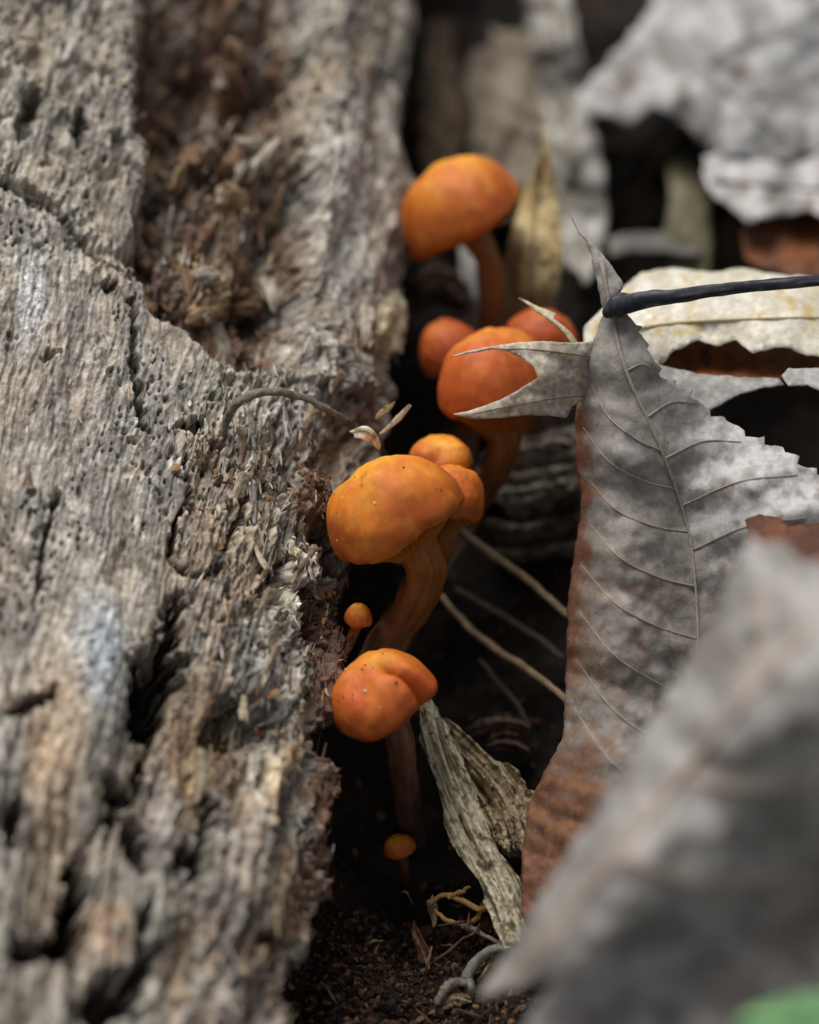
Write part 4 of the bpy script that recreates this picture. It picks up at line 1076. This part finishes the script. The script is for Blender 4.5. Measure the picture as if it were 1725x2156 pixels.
make_slab('wood_splinter', 'long pale splinter of wood slanting down from the notched mushroom', 'wood splinter',
          [(893, 1475, .5), (915, 1560, .35), (960, 1680, .1), (1010, 1790, -.15), (1060, 1880, -.4), (1100, 1990, -.6)], [.08, .20, .24, .22, .2, .16], 0.10,
          woodcol((164, 154, 128), (214, 204, 178), (96, 76, 60), 3.0), nu=220, nv=44, seed=3, rough=0.11)
make_slab('wood_splinter', 'broad flaky wedge of tan wood behind the long splinter', 'wood splinter',
          [(925, 1530, .75), (985, 1590, .65), (1045, 1660, .55), (1085, 1740, .35), (1105, 1810, .2)], [.12, .26, .40, .34, .15], 0.16,
          woodcol((156, 138, 108), (198, 182, 148), (98, 76, 60), 5.0), nu=200, nv=60, seed=5, rough=0.16)
make_slab('wood_chunk', 'layered chunk of grey rotten wood behind the red-orange mushroom stem', 'wood chunk',
          [(1010, 1000, 3.6), (1080, 1010, 3.5), (1150, 1000, 3.3), (1230, 985, 3.0)], [.3, .5, .55, .5], 0.4, woodcol((138, 128, 116), (182, 172, 158), (84, 72, 62), 7.0), seed=7, rough=0.3)
make_slab('wood_chunk', 'low dark-grey strip of rotten wood under the layered chunk', 'wood chunk',
          [(1030, 1120, 3.3), (1100, 1130, 3.2), (1180, 1115, 3.0), (1250, 1100, 2.8)], [.2, .35, .35, .3], 0.25, woodcol((84, 76, 68), (124, 114, 102), (50, 42, 36), 9.0), seed=9, rough=0.25)
make_slab('wood_chunk', 'blurred brown bark piece standing in the gap behind the tall cap', 'wood chunk',
          [(925, 60, 8.6), (935, 180, 7.8), (930, 300, 7.0), (915, 420, 6.3)], [.25, .32, .3, .15], 0.2, woodcol((84, 70, 58), (116, 100, 84), (52, 42, 36), 31.0), nu=90, nv=24, seed=31, rough=0.2)
make_slab('wood_chunk', 'pale grey shard behind the tall mushroom stem', 'wood chunk',
          [(975, 500, 5.0), (985, 560, 4.8), (992, 620, 4.6)], [.06, .13, .08], 0.06, woodcol((150, 150, 146), (190, 190, 186), (104, 98, 92), 33.0), nu=60, nv=16, seed=33, rough=0.06)
make_slab('wood_chunk', 'low brown clod of rotten wood between the log rib and the tall stem', 'wood chunk',
          [(880, 620, 4.6), (930, 600, 4.8), (985, 640, 4.7)], [.2, .3, .2], 0.25, woodcol((78, 62, 52), (106, 88, 74), (50, 40, 34), 35.0), nu=70, nv=24, seed=35, rough=0.2)
make_slab('wood_chip', 'flaky brown bark chip on the dark floor above the wedge', 'wood chip',
          [(972, 1545, 1.7), (1030, 1528, 1.65), (1080, 1530, 1.6), (1110, 1540, 1.55)], [.03, .12, .12, .05], 0.04, woodcol((96, 78, 66), (126, 104, 88), (60, 48, 40), 11.0), nu=50, nv=14, seed=11)
make_slab('wood_chip', 'short brown bark chip beside the flaky one', 'wood chip',
          [(1030, 1570, 1.55), (1070, 1562, 1.5), (1115, 1580, 1.45)], [.05, .11, .04], 0.04, woodcol((88, 70, 58), (116, 94, 80), (56, 44, 38), 12.0), nu=40, nv=12, seed=12)
make_slab('wood_chip', 'thin brown stick chip among the red-brown crumbs', 'wood chip',
          [(868, 1945, .1), (885, 1985, .05), (905, 2030, -.05)], [.04, .06, .05], 0.04, woodcol((120, 84, 62), (150, 112, 86), (80, 58, 46), 13.0), nu=40, nv=10, seed=13)
make_slab('wood_chip', 'small tan chip lying beside the grey crooked twig', 'wood chip',
          [(915, 2120, -.5), (955, 2105, -.5), (985, 2112, -.55)], [.06, .12, .07], 0.05, woodcol((118, 100, 80), (148, 128, 104), (80, 64, 52), 14.0), nu=40, nv=12, seed=14)
for k, (q, wds, lab, cc) in enumerate([
        ([(905, 1890, .3), (912, 1915, .3), (915, 1945, .3)], [.06, .08, .03], 'ragged grey flake hanging at the end of the tan rootlet', (140, 124, 104)),
        ([(735, 915, .3), (770, 912, .35), (795, 935, .5)], [.03, .09, .05], 'cream wood flake beneath the arching dry tendril', (216, 204, 180)),
        ([(812, 905, .5), (840, 880, .5), (872, 845, .45)], [.02, .05, .02], 'pale straw-like chip sticking up beside the arching tendril', (190, 176, 148)),
        ([(790, 880, .6), (815, 860, .6), (830, 850, .6)], [.03, .05, .02], 'short tan chip behind the pale straw-like chip', (160, 136, 104))]):
    make_slab('wood_flake', lab, 'wood flake', q, wds, 0.02, woodcol(cc, tuple(min(255, int(x * 1.15)) for x in cc), tuple(int(x * .6) for x in cc), 20.0 + k), nu=40, nv=10, seed=20 + k, rough=0.008)

# ------------------------------------------------------------------ stalks, twigs, rootlets
def stalk(name, label, cat, pts, radii, colour, n=60, rough=0.18, seed=0, group=None, flat=1.0):
    pw = catmull(np.array([P(*q) for q in pts]), n)
    pw = pw + 0.012 * np.stack([fbm(np.arange(n) * .16, seed + i * 7.0, 0.5, 3) for i in range(3)], -1)
    tv, tf = tube_data(pw, np.interp(np.linspace(0, 1, n), np.linspace(0, 1, len(radii)), radii), 10, rough, seed + 2.5, flat)
    nn_ = fbm(tv[:, 0] * 6, tv[:, 1] * 6, tv[:, 2] * 6, 3)
    cc = lin(*colour)[None] * (1 + 0.35 * nn_)[:, None]
    return tag(obj(name, mesh_np(name, tv, tf, cc), M_STALK), label, cat, group)

def onlog3(u, v, lift=0.0):
    i = on_log(u, v); p = flat_pos[i] + flat_nor[i] * lift
    a, b, c_ = unP(p)
    return (u, v, float(c_))
a0, a1 = onlog3(470, 918), onlog3(805, 945)
stalk('dry_tendril', 'thin grey-brown dry tendril arching over the log surface', 'tendril',
      [(468, 925, a0[2] + .05), (478, 885, a0[2] - .1), (498, 850, a0[2] - .2), (535, 830, a0[2] - .2), (585, 825, a0[2] - .1), (640, 838, a0[2] + .05), (690, 862, a0[2] + .25), (740, 893, (a0[2] + a1[2]) / 2 + .15), (780, 925, a1[2] - .05), (812, 960, a1[2] + .2)],
      [.05, .06, .07, .06, .062, .05, .055, .05, .065, .06], (112, 106, 92), n=120, rough=0.6, seed=1, flat=0.75)
stalk('grass_stalk', 'pale dry grass stalk crossing the dark gap towards the standing leaf', 'stalk', [(930, 1255, 2.4), (975, 1310, 2.1), (1040, 1365, 1.8), (1110, 1410, 1.4), (1170, 1455, 1.0), (1210, 1490, .7)], [.03, .045, .05, .05, .045, .04], (138, 116, 90), seed=2)
stalk('grass_stalk', 'dim brown stalk behind the fused mushroom caps', 'stalk', [(955, 1105, 2.0), (1010, 1150, 2.0), (1090, 1205, 1.8), (1150, 1255, 1.5), (1200, 1300, 1.2)], [.06, .06, .055, .05, .05], (104, 88, 66), seed=3)
stalk('grass_stalk', 'faint grey stalk between the two longer stalks', 'stalk', [(960, 1240, 2.8), (1040, 1285, 2.6), (1120, 1335, 2.4), (1185, 1385, 2.1)], [.03, .04, .04, .035], (84, 76, 66), seed=4)
stalk('grass_stalk', 'short dark stalk standing over the flaky bark chip', 'stalk', [(1010, 1390, 2.2), (1050, 1440, 2.0), (1085, 1480, 1.9), (1115, 1530, 1.7)], [.025, .04, .04, .03], (80, 66, 52), seed=5)
rl = 'rootlets in the gap'
stalk('rootlet', 'tan forked rootlet running to the foot of the standing leaf', 'rootlet', [(905, 1905, .25), (935, 1885, .15), (970, 1895, .05), (1010, 1915, -.05), (1040, 1905, -.2), (1075, 1915, -.35), (1105, 1935, -.5)], [.025, .03, .035, .035, .04, .045, .04], (168, 132, 78), seed=6)
stalk('rootlet', 'thin tan rootlet looping beneath the forked one', 'rootlet', [(915, 1915, .25), (940, 1938, .15), (970, 1945, .1), (1000, 1938, .05), (1015, 1915, -.03)], [.02, .03, .03, .03, .025], (160, 124, 74), seed=7)
stalk('rootlet', 'short tan rootlet spur pointing up from the forked one', 'rootlet', [(945, 1890, .1), (965, 1880, .05), (990, 1868, .0)], [.025, .03, .018], (170, 134, 76), seed=8)
stalk('twig', 'pale grey twig stub with a thin stalk', 'twig', [(972, 1948, .1), (990, 1955, .05), (1020, 1970, -.1), (1060, 1992, -.3), (1085, 2015, -.5)], [.04, .045, .025, .025, .025], (132, 122, 112), seed=9)
stalk('twig', 'crooked grey twig bent like a knee at the foot of the folded leaf', 'twig', [(1090, 2005, -.6), (1050, 1995, -.5), (1010, 2020, -.4), (985, 2050, -.4), (990, 2080, -.45), (985, 2100, -.4)], [.03, .05, .06, .07, .065, .05], (126, 120, 110), rough=.3, seed=10)
stalk('twig', 'short grey twig hooked below the crooked one', 'twig', [(980, 2070, -.5), (955, 2068, -.5), (935, 2085, -.55), (920, 2115, -.6)], [.05, .055, .055, .04], (116, 108, 96), rough=.3, seed=11)
stalk('twig', 'blurred brown twig lying across the far hollow of the log', 'twig', [(430, 30, 6.2), (490, 60, 5.9), (540, 100, 5.6), (570, 140, 5.3)], [.1, .11, .1, .08], (122, 98, 80), seed=12)
for k in range(16):                                            # short needles and fibres among the crumbs
    u0, v0 = rng.uniform(690, 1060), rng.uniform(1880, 2190)
    L_, a_ = rng.uniform(30, 95), rng.uniform(0, math.pi)
    d0 = float(ground_depth(u0, v0)) - 0.1
    du, dv = math.cos(a_) * L_ / 2, math.sin(a_) * L_ / 2
    stalk('litter_fibre', ['short chestnut-brown', 'short dull grey-brown', 'short straw-coloured'][k % 3] + ' plant fibre among the crumbs below the log', 'fibre', [(u0 - du, v0 - dv, d0 + .15), (u0 + rng.normal(0, 6), v0 + rng.normal(0, 6), d0), (u0 + du, v0 + dv, d0 + .1)],
          [.012, .018, .01], [(88, 62, 44), (66, 54, 44), (116, 94, 66)][k % 3], n=16, seed=30 + k, group='plant fibres in the gap')
print('script done', len(bpy.data.objects))
